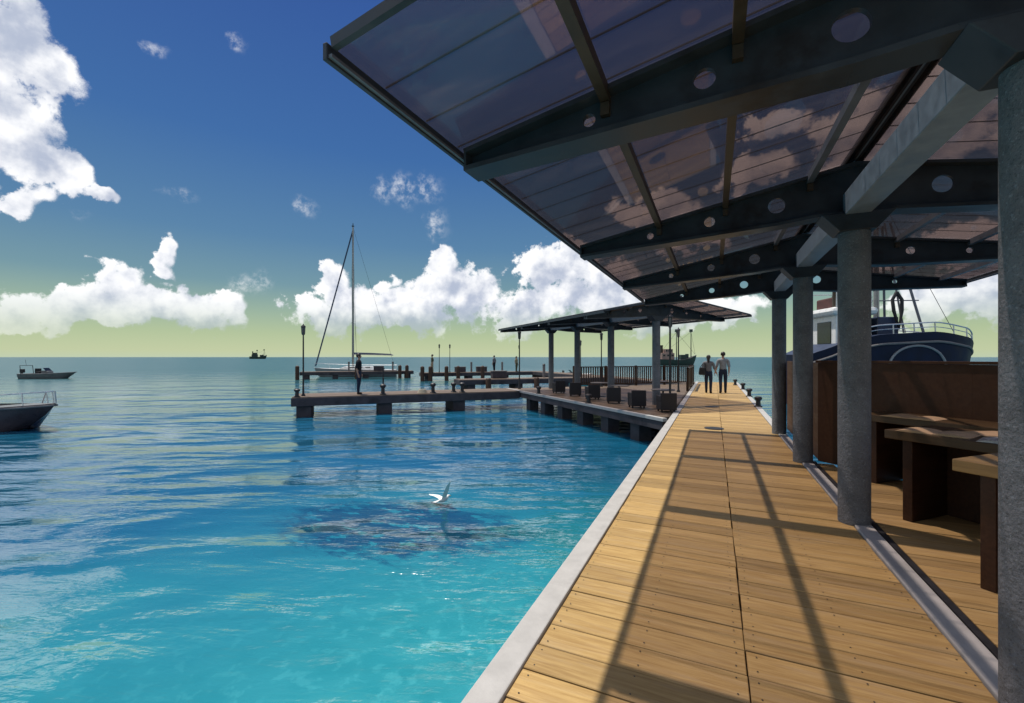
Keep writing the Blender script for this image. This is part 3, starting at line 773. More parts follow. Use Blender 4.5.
def motorboat(name, label, loc, rz, L_, beam, hmat, dmat, console=True, rail=True, arch=False, group='small motorboats'):
    t = thing(name, label, 'motorboat', loc, rz, group)
    s = L_/5.8
    sheer = lambda q: (0.62 + 0.20*q**2.2)*s
    m, rows = hull(L_, beam, sheer, 0.25*s, 1.7*s)
    m.build('hull', [hmat, dmat], t, smooth=True, auto=35)
    st = MB()
    for sg in (1, -1):
        st.tube([(x, sg*(y+0.01), z-0.05*s) for x, y, z in [r[0] for r in rows]], 0.035*s, 6)
    st.build('rub_strake', M['grey_hull'], t)
    if console:
        c = MB().prism_y([(2.2*s, 0.35*s), (3.0*s, 0.35*s), (2.9*s, 0.90*s), (2.45*s, 1.0*s), (2.2*s, 0.98*s)], -0.38*s, 0.38*s).build('console', M['grey_hull'], t, bevel=0.03)
        MB().bar((2.75*s, 0, 0.93*s), (2.40*s, 0, 1.30*s), 0.78*s, 0.02).build('windscreen', M['glass_dark'], c)
        MB().box((1.75*s, 0, 0.62*s), (0.45*s, 0.8*s, 0.50*s)).box((1.55*s, 0, 1.02*s), (0.08*s, 0.8*s, 0.45*s)).build('seat', M['black'], t, bevel=0.03)
    e = MB().box((-0.18*s, 0, 0.95*s), (0.42*s, 0.30*s, 0.45*s)).build('outboard_motor', M['black'], t, bevel=0.06)
    MB().box((-0.22*s, 0, 0.25*s), (0.16*s, 0.08*s, 1.0*s)).build('motor_leg', M['grey_hull'], e)
    if rail:
        r_ = MB()
        for sg in (1, -1):
            pts = [Vector(rw[0]) for rw in rows[13:]]
            top = [Vector((p.x-0.05*s, sg*p.y*0.9, p.z+0.36*s*min(1, (i)/1.0))) for i, p in enumerate(pts)]
            r_.tube(top, 0.018*s, 6)
            for i in (1, 3, 5): r_.tube([top[i], (pts[i].x, sg*pts[i].y*0.92, pts[i].z)], 0.016*s, 6)
        r_.build('bow_rail', M['rail_steel'], t)
    if arch:
        a = MB()
        for sg in (1, -1):
            a.tube([(0.35*s, sg*0.8*s, 0.6*s), (0.25*s, sg*0.78*s, 1.6*s)], 0.03*s, 6)
        a.tube([(0.25*s, -0.78*s, 1.6*s), (0.25*s, 0.78*s, 1.6*s)], 0.03*s, 6)
        a.tube([(0.25*s, 0, 1.6*s), (0.15*s, 0, 2.3*s)], 0.015*s, 5)
        a.build('roll_bar', M['iron'], t)
    return t
# camera-facing heading: boats show their side; bow to the picture's right = along the camera's right axis
RIGHT = YAW     # rotation whose local +x is the camera's right axis
p = ground(24, 49, 0.0)
motorboat('motorboat', 'small grey motorboat far out on the left with a centre console and roll bar', p, RIGHT+R(6), 5.3, 2.0, M['grey_hull'], M['grey_hull'], True, False, True)
bowp = ground(56, 14.4, 0.0); rz = RIGHT-R(10)
p = bowp - Vector((math.cos(rz), math.sin(rz), 0))*6.3
motorboat('motorboat', 'dark hulled motorboat with a steel bow rail, cut off at the left edge', p, rz, 6.3, 2.3, M['dark_hull'], M['grey_hull'], True, True, False)
p = ground(551, 42.0, 0.0)
motorboat('motorboat', 'small pale motorboat with dark seats moored behind the third pier', ground(552, 46.5, 0.0), RIGHT+R(12), 4.6, 1.9, M['white'], M['white'], True, False, False)

# sailing yacht
def yacht(label, loc, rz):
    t = thing('sailing_yacht', label, 'yacht', loc, rz)
    L_ = 9.6
    m, rows = hull(L_, 3.0, lambda q: 0.85+0.25*q**2, 0.5, 0.8, inner=False, full=0.40, transom=0.65, bowpow=1.8)
    m.build('hull', [M['cloth_grey_hull'], M['white']], t, smooth=True, auto=35)
    c = MB().prism_y([(2.6, 0.85), (6.6, 1.0), (6.0, 1.26), (2.8, 1.28)], -0.85, 0.85).build('cabin', M['white'], t, bevel=0.05)
    for x in (3.3, 4.2, 5.1): MB().box((x, 0, 1.14), (0.55, 1.72, 0.11)).build('window', M['glass_dark'], c)
    H = 18.2; mx = 5.15
    ms = MB().tube([(mx, 0, 1.2), (mx, 0, H)], [0.14, 0.10], 10).build('mast', M['alu'], t, smooth=True)
    sp_ = MB()
    for z in (6.5, 11.8): sp_.tube([(mx, -0.9, z), (mx, 0.9, z)], 0.04, 6)
    sp_.build('spreader', M['alu'], ms)
    MB().tube([(mx, 0, H), (mx, 0, H+0.5)], 0.05, 5).box((mx, 0, H+0.15), (0.30, 0.06, 0.12)).build('masthead', M['iron'], ms)
    MB().tube([(mx-0.1, 0, 2.75), (0.4, 0, 2.65)], 0.075, 8).build('boom', M['alu'], t)
    MB().tube([(mx-0.15, 0, 2.87), (3.2, 0, 2.84), (0.6, 0, 2.74)], [0.09, 0.08, 0.05], 8).build('furled_sail', M['canvas'], t, smooth=True)
    MB().tube([(L_-0.15, 0, 1.3), (mx+0.05, 0, H-0.5)], 0.085, 7).build('furled_jib', M['canvas'], t)
    rg = MB().tube([(0.2, 0, 1.1), (mx, 0, H)], 0.012, 4)
    for sg in (1, -1):
        rg.tube([(mx-0.2, sg*1.4, 1.15), (mx, sg*0.9, 11.8), (mx, 0, H-0.3)], 0.012, 4)
        rg.tube([(mx-0.25, sg*1.35, 1.15), (mx, 0, 11.7)], 0.012, 4)
    rg.build('rigging', M['iron'], t)
    r_ = MB()
    for sg in (1, -1):
        r_.tube([(x, sg*y*0.95, z+0.55) for x, y, z in [r[0] for r in rows]], 0.014, 4)
        for rw in rows[::3]: x, y, z = rw[0]; r_.tube([(x, sg*y*0.95, z), (x, sg*y*0.95, z+0.55)], 0.014, 4)
    r_.build('guard_rail', M['rail_steel'], t)
    return t
yl = RIGHT + math.pi + R(10)
mast = ground(353, 54.0, 0)
yacht('white sailing yacht with a tall bare mast moored behind the farthest pier', mast - Vector((math.cos(yl), math.sin(yl), 0))*5.15, yl)

# trawler beside the terrace
def trawler(loc, rz):
    t = thing('fishing_trawler', 'navy blue fishing trawler with white wheelhouse moored behind the timber wall', 'trawler', loc, rz)
    L_ = 7.9; n = 28
    def sheer(q):
        pts = [(0, 2.5), (0.06, 2.72), (0.19, 3.15), (0.34, 3.40), (0.61, 3.50), (0.82, 3.28), (1.0, 2.88)]
        for (a, za), (b_, zb) in zip(pts, pts[1:]):
            if a <= q <= b_:
                f = (q-a)/(b_-a); f = f*f*(3-2*f)*0.5+f*0.5
                return za+(zb-za)*f
        return 2.85
    m, rows = hull(L_, 4.2, sheer, 0.8, 1.4, n=n, inner=False, full=0.55, transom=0.6, bowpow=2.6)
    m.build('hull', [M['navy'], M['blue_box']], t, smooth=True, auto=35)
    st = MB()
    for sg in (1, -1):
        st.tube([(x, sg*(y+0.02), z-0.42) for x, y, z in [((r[0][0]*0.6+r[1][0]*0.4), r[0][1], r[0][2]) for r in rows]], 0.055, 6)
    st.build('rub_strake', M['cushion'], t)
    for sg in (1, -1):
        ar = MB(); pts = []
        for k_ in range(19):
            a = math.pi*k_/18; x = 4.0-1.15*math.cos(a); q = x/L_
            row = rows[min(n, max(0, round(q*n)))]
            pts.append((x, sg*(row[1][1]+0.05), 1.95+0.95*math.sin(a)))
        ar.tube(pts, 0.05, 6); ar.build('fender_rope', M['cloth_grey_hull'], t)
    # wheelhouse
    wx = 2.45
    wh = MB().prism_y([(wx-1.3, 1.8), (wx+0.2, 1.8), (wx+0.28, 3.2), (wx+0.15, 4.35), (wx-1.3, 4.35)], -1.25, 1.25).build('wheelhouse', M['white'], t, bevel=0.05)
    rf = MB().box((wx-0.55, 0, 4.52), (2.0, 2.9, 0.38)).build('wheelhouse_roof', M['white'], wh, bevel=0.18)
    for s_ in (1, -1):
        MB().box((wx-0.55, s_*1.27, 3.6), (0.75, 0.05, 0.95)).build('window', M['glass_dark'], wh, bevel=0.02)
    MB().box((wx-1.31, -0.35, 3.55), (0.05, 1.1, 1.05)).build('window', M['glass_dark'], wh, bevel=0.02)
    MB().box((wx+0.22, 0, 3.75), (0.10, 2.1, 0.75)).build('window', M['glass_dark'], wh)
    fb = MB()
    for sg in (1, -1):
        fb.tube([(wx-1.3, sg*1.3, 4.7), (wx-1.3, sg*1.3, 5.6), (wx+0.2, sg*1.3, 5.6), (wx+0.2, sg*1.3, 4.7)], 0.03, 6)
    fb.tube([(wx+0.2, -1.3, 5.6), (wx+0.2, 1.3, 5.6)], 0.03, 6); fb.build('flybridge_rail', M['rail_steel'], wh)
    MB().box((wx-0.5, 0.2, 5.0), (1.0, 1.4, 0.55)).build('flybridge_locker', M['red'], wh, bevel=0.08)
    MB().lathe([(0.22, 4.7), (0.20, 6.2), (0.24, 6.25), (0.24, 6.4)], (wx-0.9, -0.7, 0), 12).build('funnel', M['rust_steel'], t, smooth=True)
    # masts and rigging
    mx = 3.7
    ms = MB().tube([(mx, 0, 2.6), (mx, 0, 10.6)], [0.14, 0.08], 10).build('mast', M['alu'], t, smooth=True)
    MB().tube([(mx, 0, 5.3), (mx-0.9, 0, 10.2)], 0.07, 8).build('derrick_boom', M['rust_steel'], t)
    af = MB()
    for sg in (1, -1):
        af.tube([(mx+1.2, sg*1.2, 3.5), (mx+0.45, sg*0.25, 8.8)], 0.055, 7)
        af.tube([(mx+0.3, sg*1.3, 3.5), (mx+0.2, sg*0.25, 8.8)], 0.04, 7)
    af.tube([(mx-0.2, 0.7, 5.2), (mx+2.4, 0.7, 5.2)], 0.03, 6)
    af.build('gallows_frame', M['steel_mid'], t)
    rg = MB()
    for (a, b_) in (((mx, 0, 10.5), (L_-0.5, 0, 3.0)), ((mx, 0, 10.4), (wx-1.0, 0, 4.7)), ((mx, 0, 9.5), (mx+0.3, 1.5, 3.2)), ((mx, 0, 9.5), (mx+0.3, -1.5, 3.2)), ((mx, 0, 8.5), (mx-1.0, -1.6, 3.1))):
        rg.tube([a, b_], 0.014, 4)
    rg.build('rigging', M['iron'], t)
    MB().box((3.45, -0.3, 3.75), (0.9, 1.7, 1.0)).build('winch_house', M['blue_box'], t, bevel=0.05)
    r_ = MB()
    for sg in (1, -1):
        seg = [r[0] for r in rows[8:]]
        r_.tube([(x-0.05, sg*y*0.96, z+0.42) for x, y, z in seg], 0.03, 6)
        r_.tube([(x-0.05, sg*y*0.96, z+0.22) for x, y, z in seg], 0.018, 6)
        for rw in rows[8::3]: x, y, z = rw[0]; r_.tube([(x-0.03, sg*y*0.96, z), (x-0.05, sg*y*0.96, z+0.42)], 0.025, 6)
    r_.build('bow_rail', M['rail_steel'], t)
    # net float loop hung from the gallows
    lpn = [(mx+0.0, -1.3, 5.35), (mx-0.18, -1.3, 5.0), (mx-0.12, -1.3, 4.5), (mx+0.10, -1.3, 3.7), (mx+0.22, -1.3, 4.5), (mx+0.22, -1.3, 5.0), (mx+0.0, -1.3, 5.35)]
    MB().tube(lpn, 0.07, 8).build('hanging_fender', M['black'], t, smooth=True)
    return t
bowp = ground(972, 21.0, 0); rz = RIGHT - R(6)
trawler(bowp - Vector((math.cos(rz), math.sin(rz), 0))*7.9, rz)

# distant working ships
def ship(name, label, loc, rz, s, hm, cm, masts):
    t = thing(name, label, 'ship', loc, rz)
    L_ = 12*s
    m, rows = hull(L_, 3.8*s, lambda q: (1.5+0.35*(1-q)**2+1.5*max(0, (q-0.55)/0.45)**1.6)*s, 0.6*s, 1.3*s, inner=False, full=0.6, transom=0.7)
    m.build('hull', [hm, M['slab']], t, smooth=True, auto=35)
    c = MB().box((3.4*s, 0, 2.6*s), (3.6*s, 2.6*s, 1.9*s)).box((3.7*s, 0, 4.1*s), (2.2*s, 2.2*s, 1.2*s)).build('superstructure', cm, t, bevel=0.1)
    w_ = MB()
    for k_ in range(3):
        w_.box(((2.2+1.2*k_)*s, 0, 2.85*s), (0.6*s, 2.64*s, 0.5*s)); w_.box(((3.0+0.7*k_)*s, 0, 4.2*s), (0.45*s, 2.24*s, 0.5*s))
    w_.build('window', M['glass_dark'], c)
    MB().lathe([(0.4*s, 3.4*s), (0.36*s, 5.4*s), (0.42*s, 5.45*s), (0.42*s, 5.8*s)], (1.9*s, 0, 0), 12).build('funnel', M['rust_steel'], t, smooth=True)
    for x, h in masts:
        q = MB().tube([(x*s, 0, 1.6*s), (x*s, 0, h*s)], [0.16*s, 0.10*s], 8).build('mast', M['green_hull'], t)
        MB().box((x*s, 0, h*s), (0.7*s, 0.9*s, 0.8*s)).build('crows_nest', M['green_hull'], q, bevel=0.05)
    d = MB().box((8.0*s, 0, 2.4*s), (1.6*s, 1.8*s, 1.3*s)).box((9.2*s, 0, 2.7*s), (0.7*s, 1.0*s, 1.2*s))
    d.build('deck_gear', hm, t, bevel=0.06)
    rg = MB()
    for x, h in masts: rg.tube([(x*s, 0, (h-0.4)*s), (11.6*s, 0, 3.2*s)], 0.03*s, 4); rg.tube([(x*s, 0, (h-0.4)*s), (0.4*s, 0, 2*s)], 0.03*s, 4)
    rg.build('rigging', M['iron'], t)
    return t
ship('work_ship', 'dark old work ship with two masts and pinkish cabin out beyond the railing', ground(655, 128, 0), RIGHT, 1.0, M['green_hull'], M['pink_cabin'], ((6.2, 10.0), (10.4, 10.0)))
ship('work_ship', 'tiny dark ship on the horizon on the left', ground(250, 560, 0), RIGHT+R(10), 1.65, M['green_hull'], M['green_hull'], ((5.0, 6.5), (10.0, 7.0)))

# ------------------------------------------------------------------ seagull
def gull(label, loc, rz, roll, sc_=1.0):
    t = thing('seagull', label, 'seagull', loc, rz)
    body = MB().tube([(-0.17,0,0.005),(-0.12,0,0.0),(-0.03,0,-0.005),(0.06,0,0.0),(0.12,0,0.02),(0.165,0,0.04),(0.20,0,0.038),(0.215,0,0.034)],
                     [0.008,0.030,0.055,0.060,0.045,0.036,0.028,0.008], 12).build('body', M['feather'], t, smooth=True)
    MB().tube([(0.21,0,0.035),(0.245,0,0.030),(0.26,0,0.022)], [0.011,0.008,0.003], 6).build('beak', M['beak'], t)
    MB().add([(-0.13,-0.03,0.0),(-0.13,0.03,0.0),(-0.27,0.05,0.0),(-0.27,-0.05,0.0),(-0.13,-0.03,0.012),(-0.13,0.03,0.012),(-0.27,0.05,0.006),(-0.27,-0.05,0.006)],
             [(0,1,2,3),(4,7,6,5),(0,4,5,1),(1,5,6,2),(2,6,7,3),(3,7,4,0)]).build('tail', M['feather'], t)
    for sg in (1, -1):
        ee = MB().ball((0.178, sg*0.030, 0.052), 0.006, 8).build('eye', M['black'], t)
        w_ = MB()
        ang = R(4) if sg > 0 else R(60)
        pts = [(0.0, 0.15, 0.0), (0.12, 0.15, 0.5), (0.22, 0.13, 0.7), (0.36, 0.095, 0.6), (0.47, 0.02, 0.35)]   # span, chord, lift
        vs = []; fs = []
        for sp_, chd, up in pts:
            lead = 0.08 - 0.16*max(0, sp_-0.2)
            for x, dz in ((lead, 0.0), (lead-chd*0.4, 0.010), (lead-chd, 0.0), (lead-chd*0.4, -0.004)):
                yy = 0.03+sp_*math.cos(ang); zz = 0.02+sp_*math.sin(ang)*0.95+up*0.05
                vs.append((x, sg*(yy-dz*math.sin(ang)), zz+dz*math.cos(ang)))
        for i in range(len(pts)-1):
            for j in range(4):
                a, b_ = i*4+j, i*4+(j+1) % 4; fs.append((a, b_, b_+4, a+4))
        fs += [(0,1,2,3), (16,17,18,19)]
        w_.add(vs, fs); w_.build('wing', M['feather'], t, smooth=True)
    t.rotation_euler = (roll, 0, rz); t.scale = (sc_,)*3
    return t
gp = ground(443, 7.15, 0.10)
gull('white seagull taking off just above the turquoise water with its wings raised', gp, RIGHT+R(52), R(-6), 0.70)

# ------------------------------------------------------------------ people
def person(label, loc, rz, H, top, legs, hair, pose, hair_len=0.0, sleeves=True):
    """one continuous skinned body; local +y is the direction the person faces"""
    s = H/1.75
    hipx, shx = 0.095, 0.185
    P = {}
    V = []; Rr = []; Ed = []; tagm = []
    def v(co, r, parent, m):
        V.append(Vector(co)*s); Rr.append((r[0]*s, r[1]*s) if isinstance(r, tuple) else (r*s, r*s)); tagm.append(m)
        i = len(V)-1
        if parent is not None: Ed.append((parent, i))
        return i
    pel = v((0, 0, 0.95), (0.155, 0.105), None, 'L')
    wa = v((0, 0.0, 1.08), (0.135, 0.095), pel, 'T')
    chs = v((0, 0.005, 1.27), (0.158, 0.108), wa, 'T')
    sh = v((0, -0.01, 1.40), (0.13, 0.085), chs, 'T')
    nk = v((0, 0.0, 1.50), 0.052, sh, 'S')
    h0 = v((0, 0.015, 1.57), (0.066, 0.078), nk, 'S')
    h1 = v((0, 0.010, 1.65), (0.076, 0.094), h0, 'S')
    h2 = v((0, 0.0, 1.715), (0.052, 0.062), h1, 'S')
    nose = v((0, 0.112, 1.628), 0.013, h1, 'S')
    for i_, sg in enumerate((1, -1)):
        st = pose['step'][i_]; arm = pose['arm'][i_]
        hp = v((sg*hipx, 0, 0.90), 0.088, pel, 'L')
        kn = v((sg*(hipx+0.005), st*0.55+0.03*abs(st)*2, 0.49), 0.058, hp, 'L')
        ca = v((sg*(hipx+0.004), st*0.80-0.025, 0.30), 0.052, kn, 'L')
        an = v((sg*(hipx+0.005), st-0.02, 0.09), 0.040, ca, 'L')
        he = v((sg*(hipx+0.005), st-0.05, 0.045), 0.040, an, 'F')
        to = v((sg*(hipx+0.02), st+0.13, 0.035), 0.034, he, 'F')
        s0 = v((sg*shx, -0.01, 1.40), 0.060, sh, 'T')
        eb = v((sg*shx + arm[0][0], arm[0][1], arm[0][2]), 0.042, s0, 'T' if sleeves else 'S')
        wr = v((sg*shx + arm[1][0], arm[1][1], arm[1][2]), 0.030, eb, 'S')
        d = (V[wr]-V[eb]).normalized()/1.0
        side = Vector((0, 1, 0)) - d*d.y; side.normalize()
        pc = V[wr]/s + d*0.05
        pm = v(pc, (0.030, 0.020), wr, 'S')
        for k_, (off, ln) in enumerate(((0.030, 0.075), (0.011, 0.088), (-0.010, 0.082), (-0.029, 0.062))):
            r0 = v(pc + side*off + d*0.03, 0.0095, pm, 'S')
            r1 = v(pc + side*off + d*(0.03+ln*0.55) + Vector((-sg*0.008, 0, 0)), 0.009, r0, 'S')
            v(pc + side*off + d*(0.03+ln) + Vector((-sg*0.024, 0, 0)), 0.0075, r1, 'S')
        t0 = v(pc + side*0.042 - d*0.012, 0.011, pm, 'S')
        v(pc + side*0.060 + d*0.030, 0.009, t0, 'S')
    me = bpy.data.meshes.new('body_skel'); me.from_pydata([tuple(x) for x in V], Ed, [])
    o = bpy.data.objects.new('skel', me); COL.objects.link(o)
    sk = o.modifiers.new('skin', 'SKIN'); sk.use_smooth_shade = True; sk.branch_smoothing = 0.4
    lay = me.skin_vertices[0].data
    for i, r in enumerate(Rr): lay[i].radius = r; lay[i].use_root = (i == 0)
    sd = o.modifiers.new('sub', 'SUBSURF'); sd.levels = 2; sd.render_levels = 2
    dg = bpy.context.evaluated_depsgraph_get(); dg.update()
    bme = bpy.data.meshes.new_from_object(o.evaluated_get(dg)); bpy.data.objects.remove(o)
    # body mesh in skin, clothes as own child shells cut from the same surface
    bm = bmesh.new(); bm.from_mesh(bme); bmesh.ops.recalc_face_normals(bm, faces=bm.faces[:]); bm.normal_update()
    segs = [(V[a], V[b_], tagm[b_]) for a, b_ in Ed] + [(V[0], V[0], 'L')]
    def region(pt):
        best = None
        for a, b_, m in segs:
            ab = b_-a; l2 = ab.length_squared
            f = 0 if l2 == 0 else max(0, min(1, (pt-a).dot(ab)/l2))
            dd = (pt-(a+ab*f)).length
            if best is None or dd < best[0]: best = (dd, m)
        return best[1]
    reg = {f.index: region(f.calc_center_median()) for f in bm.faces}
    for f in bm.faces:
        if reg[f.index] in 'TL' and f.calc_center_median().z < 1.01*s and abs(f.calc_center_median().x) < 0.165*s and f.calc_center_median().z > 0.7*s: reg[f.index] = 'L'
    t = thing('person', label, 'person', loc, rz)
    bme.materials.clear(); bme.materials.append(M['skin'])
    bm.to_mesh(bme); bme.name = 'body'
    for p_ in bme.polygons: p_.use_smooth = True
    b_o = bpy.data.objects.new('body', bme); COL.objects.link(b_o); b_o.parent = t
    def shell(key, name, mat, off):
        c = bm.copy(); c.faces.ensure_lookup_table()
        dl = [f for f in c.faces if reg[f.index] not in key]
        bmesh.ops.delete(c, geom=dl, context='FACES'); c.normal_update()
        for q in c.verts: q.co += q.normal*off
        left = set(c.faces); isl = []
        while left:
            st = [left.pop()]; grp = [st[0]]
            while st:
                for e in st.pop().edges:
                    for g in e.link_faces:
                        if g in left: left.discard(g); st.append(g); grp.append(g)
            isl.append(grp)
        isl.sort(key=len, reverse=True)
        isl = [g for g in isl if len(g) >= 24][:2]
        for gi, grp in enumerate(isl):
            vi = {}; vv = []; ff = []
            for g in grp:
                r_ = []
                for q in g.verts:
                    if q not in vi: vi[q] = len(vv); vv.append(tuple(q.co))
                    r_.append(vi[q])
                ff.append(r_)
            nm = name if len(isl) == 1 else {'trousers': 'trouser_leg', 'shoes': 'shoe', 'shirt': 'shirt'}[name]
            mm = bpy.data.meshes.new(nm); mm.from_pydata(vv, [], ff); mm.materials.append(mat)
            for p_ in mm.polygons: p_.use_smooth = True
            oo = bpy.data.objects.new(nm, mm); COL.objects.link(oo); oo.parent = t
            sf = oo.modifiers.new('solid', 'SOLIDIFY'); sf.thickness = 0.006; sf.offset = 1
        c.free()
    shell('T', 'shirt', M[top], 0.010); shell('L', 'trousers', M[legs], 0.008); shell('F', 'shoes', M['shoe'], 0.006)
    bm.free()
    hb = MB().ball((0, -0.020*s, 1.672*s), (0.094*s, 0.104*s, 0.098*s), 14)
    if hair_len: hb.tube([(0, -0.05*s, 1.68*s), (0, -0.085*s, 1.58*s), (0, -0.085*s, (1.58-hair_len)*s)], [0.07*s, 0.075*s, 0.035*s], 10)
    hb.build('hair', M[hair], t, smooth=True)
    for sg in (1, -1):
        MB().ball((sg*0.031*s, 0.088*s, 1.648*s), 0.011*s, 8).build('eye', M['black'], t)
        MB().ball((sg*0.084*s, 0.0, 1.635*s), (0.012*s, 0.022*s, 0.032*s), 8).build('ear', M['skin'], t, smooth=True)
    MB().box((0, 0.094*s, 1.585*s), (0.045*s, 0.012*s, 0.010*s)).build('mouth', M['red'], t)
    return t
# step: forward offset of each foot; arm: (elbow, wrist) offsets from the shoulder's x
relax = [[(0.05, -0.05, 1.12), (0.065, 0.02, 0.88)], [(-0.05, -0.05, 1.12), (-0.065, 0.02, 0.88)]]
mp = Vector((-0.35, 0, D)); 
mpos = from_px(723, 393, 1.6); wpos = from_px(708.5, 393, 1.6)
man_arm = [[(0.05, -0.02, 1.12), (0.05, 0.06, 0.87)], [(-0.06, -0.02, 1.12), (-0.12, 0.06, 0.88)]]
wom_arm = [[(0.07, 0.0, 1.12), (0.15, 0.05, 0.92)], [(-0.06, -0.06, 1.12), (-0.05, 0.02, 0.90)]]
person('man in a pale shirt and dark trousers walking away along the boardwalk', (mpos[0], mpos[1], D), R(4), 1.82, 'cloth_white', 'cloth_denim', 'hair', dict(step=(0.10, -0.08), arm=man_arm))
person('woman in a grey top and dark trousers walking away with a shoulder bag', (wpos[0], wpos[1], D), R(-4), 1.68, 'cloth_grey', 'cloth_denim', 'hair', dict(step=(-0.10, 0.10), arm=wom_arm), hair_len=0.18)
# the bag she carries
bg = thing('shoulder_bag', "black shoulder bag hanging at the walking woman's left side", 'bag', (wpos[0]-0.25, wpos[1]-0.08, D+0.80), R(-8))
MB().prism_y([(-0.13, 0.0), (0.13, 0.0), (0.15, 0.10), (0.11, 0.34), (-0.11, 0.34), (-0.15, 0.10)], -0.075, 0.075).build('bag_body', M['black'], bg, bevel=0.03)
MB().tube([(-0.10, 0.0, 0.32), (0.0, 0.03, 0.48), (0.10, 0.04, 0.58), (0.13, 0.02, 0.46), (0.10, 0.0, 0.32)], 0.014, 6).build('strap', M['black'], bg)
st_ = dict(step=(0.02, -0.03), arm=relax)
person('person in dark clothes standing on the nearest pier in front of the yacht mast', tuple(UW(10.9, -7.15)), R(-60), 1.74, 'cloth_black', 'cloth_denim', 'hair', st_)
person('person in olive top and tan trousers standing at the left end of the third pier', tuple(UW(35.55, 0.45)), R(140), 1.86, 'cloth_olive', 'cloth_tan', 'hair', st_)
person('person in dark clothes standing on the third pier left of the canopy posts', tuple(UW(36.1, 7.2)), R(80), 1.76, 'cloth_grey', 'cloth_black', 'hair', st_)
person('woman in a pale top standing on the third pier beside a thin lamp', tuple(UW(36.0, 9.75)), R(-100), 1.68, 'cloth_tan', 'cloth_olive', 'hair_brown', st_, hair_len=0.2)

# ------------------------------------------------------------------ sky, sun
w = bpy.data.worlds.new('World'); sc.world = w; w.use_nodes = True
t = w.node_tree; t.nodes.clear(); n = N(t)
out = t.nodes.new('ShaderNodeOutputWorld'); bgd = t.nodes.new('ShaderNodeBackground')
SUN = Vector((-0.358, 0.115, 1.0)).normalized()
sun_el = math.asin(SUN.z); sun_az = math.atan2(SUN.x, SUN.y)
sky = n.new('ShaderNodeTexSky', sky_type='NISHITA'); sky.sun_disc = False; sky.sun_elevation = sun_el; sky.sun_rotation = sun_az
sky.air_density = 1.0; sky.dust_density = 0.6; sky.ozone_density = 2.0
gd = n.new('ShaderNodeTexCoord').outputs['Generated']
cy, sy = math.cos(YAW), math.sin(YAW)
cx = n.vec('DOT_PRODUCT', gd, (cy, sy, 0)); cf = n.vec('DOT_PRODUCT', gd, (-sy, cy, 0))
sep = n.new('ShaderNodeSeparateXYZ'); t.links.new(gd, sep.inputs[0]); gz = sep.outputs[2]
az = n.math('ARCTAN2', cx, cf); el = n.math('ARCSINE', gz)
def lin(r, g, b, k=1.0): c = srgb(r, g, b); return (c[0]*k, c[1]*k, c[2]*k, 1)
eln = n.math('DIVIDE', el, R(90))
grade = n.ramp(eln, [(0.0, lin(192, 208, 178)), (0.007, lin(194, 206, 164)), (0.03, lin(176, 194, 150)), (0.058, lin(150, 176, 152)), (0.092, lin(110, 148, 158)),
                     (0.15, lin(80, 126, 164)), (0.26, lin(50, 101, 163)), (0.42, lin(34, 79, 153)), (0.65, lin(30, 66, 138)), (1.0, lin(24, 55, 125))])
grade10 = n.mix(1.0, grade, (10, 10, 10, 1), 'MULTIPLY')
t.nodes[-1].clamp_result = False
base = n.mix(0.88, sky.outputs[0], grade10)
# clouds: (px, py, rx, ry) in the view used to study the place, turned into directions
blobs = [(-90,90,90,130),(-10,25,75,55),(45,75,42,34),(5,125,55,48),(50,168,42,24),(92,192,20,12),(10,195,35,18),(-180,-20,120,120),
 (110,308,105,20),(120,288,42,24),(60,308,55,18),(200,312,40,22),(12,322,42,12),(226,304,20,17),(175,261,15,19),(85,292,30,15),(160,300,40,20),
 (380,318,95,20),(332,292,24,30),(326,270,12,15),(408,308,46,24),(444,268,20,25),(470,292,40,34),(525,312,45,26),(385,286,14,12),(352,302,40,22),(430,292,30,26),(300,305,20,14),(448,250,9,14),
 (560,268,42,26),(605,285,45,26),(645,318,55,16),(700,312,60,15),(748,312,12,14),(540,268,24,18),(570,245,16,10),(590,300,60,16),
 (655,215,48,22),(760,172,40,15),(690,240,40,14),(860,135,60,35),(950,105,70,55),(780,120,45,15),
 (940,300,70,24),(1000,290,60,40),(960,245,60,22),(880,255,40,14),(1080,200,80,60),(1150,290,80,30),(880,330,30,8)]
wisps = [(246,285,11,6),(262,281,8,7), (238,44,7,4),(158,50,8,3),(180,195,12,4),(384,190,7,7),(405,190,9,9),(426,188,10,8),(437,226,7,9),(305,207,7,5),(80,215,9,3)]
warp, warpc = n.noise(n.vec('SCALE', gd), 1.0, 5, 0.6)
pv = n.new('ShaderNodeCombineXYZ'); n.put(pv.inputs[0], az); n.put(pv.inputs[1], el); pv = pv.outputs[0]
_, wc1 = n.noise(gd, 9.0, 3, 0.55)
_, wc2 = n.noise(gd, 30.0, 4, 0.6)
P = n.vec('ADD', pv, n.vec('MULTIPLY', n.vec('SUBTRACT', wc1, (0.5,0.5,0.5)), (0.13, 0.10, 0)))
P = n.vec('ADD', P, n.vec('MULTIPLY', n.vec('SUBTRACT', wc2, (0.5,0.5,0.5)), (0.055, 0.05, 0)))
def cloud_field(lst, P, soft):
    field = None
    for (bx, by, rx, ry) in lst:
        X = (bx-512)/FPX; Y = (357-by)/FPX; q = math.sqrt(1+X*X)
        a = math.atan(X); e = math.atan2(Y, q)
        ra = max(0.006, rx/FPX/(1+X*X)); re = max(0.005, ry/FPX/q)
        ln = n.vec('LENGTH', n.vec('MULTIPLY_ADD', P, (1/ra, 1/re, 0), (-a/ra, -e/re, 0)))
        field = ln if field is None else n.math('SMOOTH_MIN', field, ln, soft)
    return field
field = cloud_field(blobs, P, 0.25)
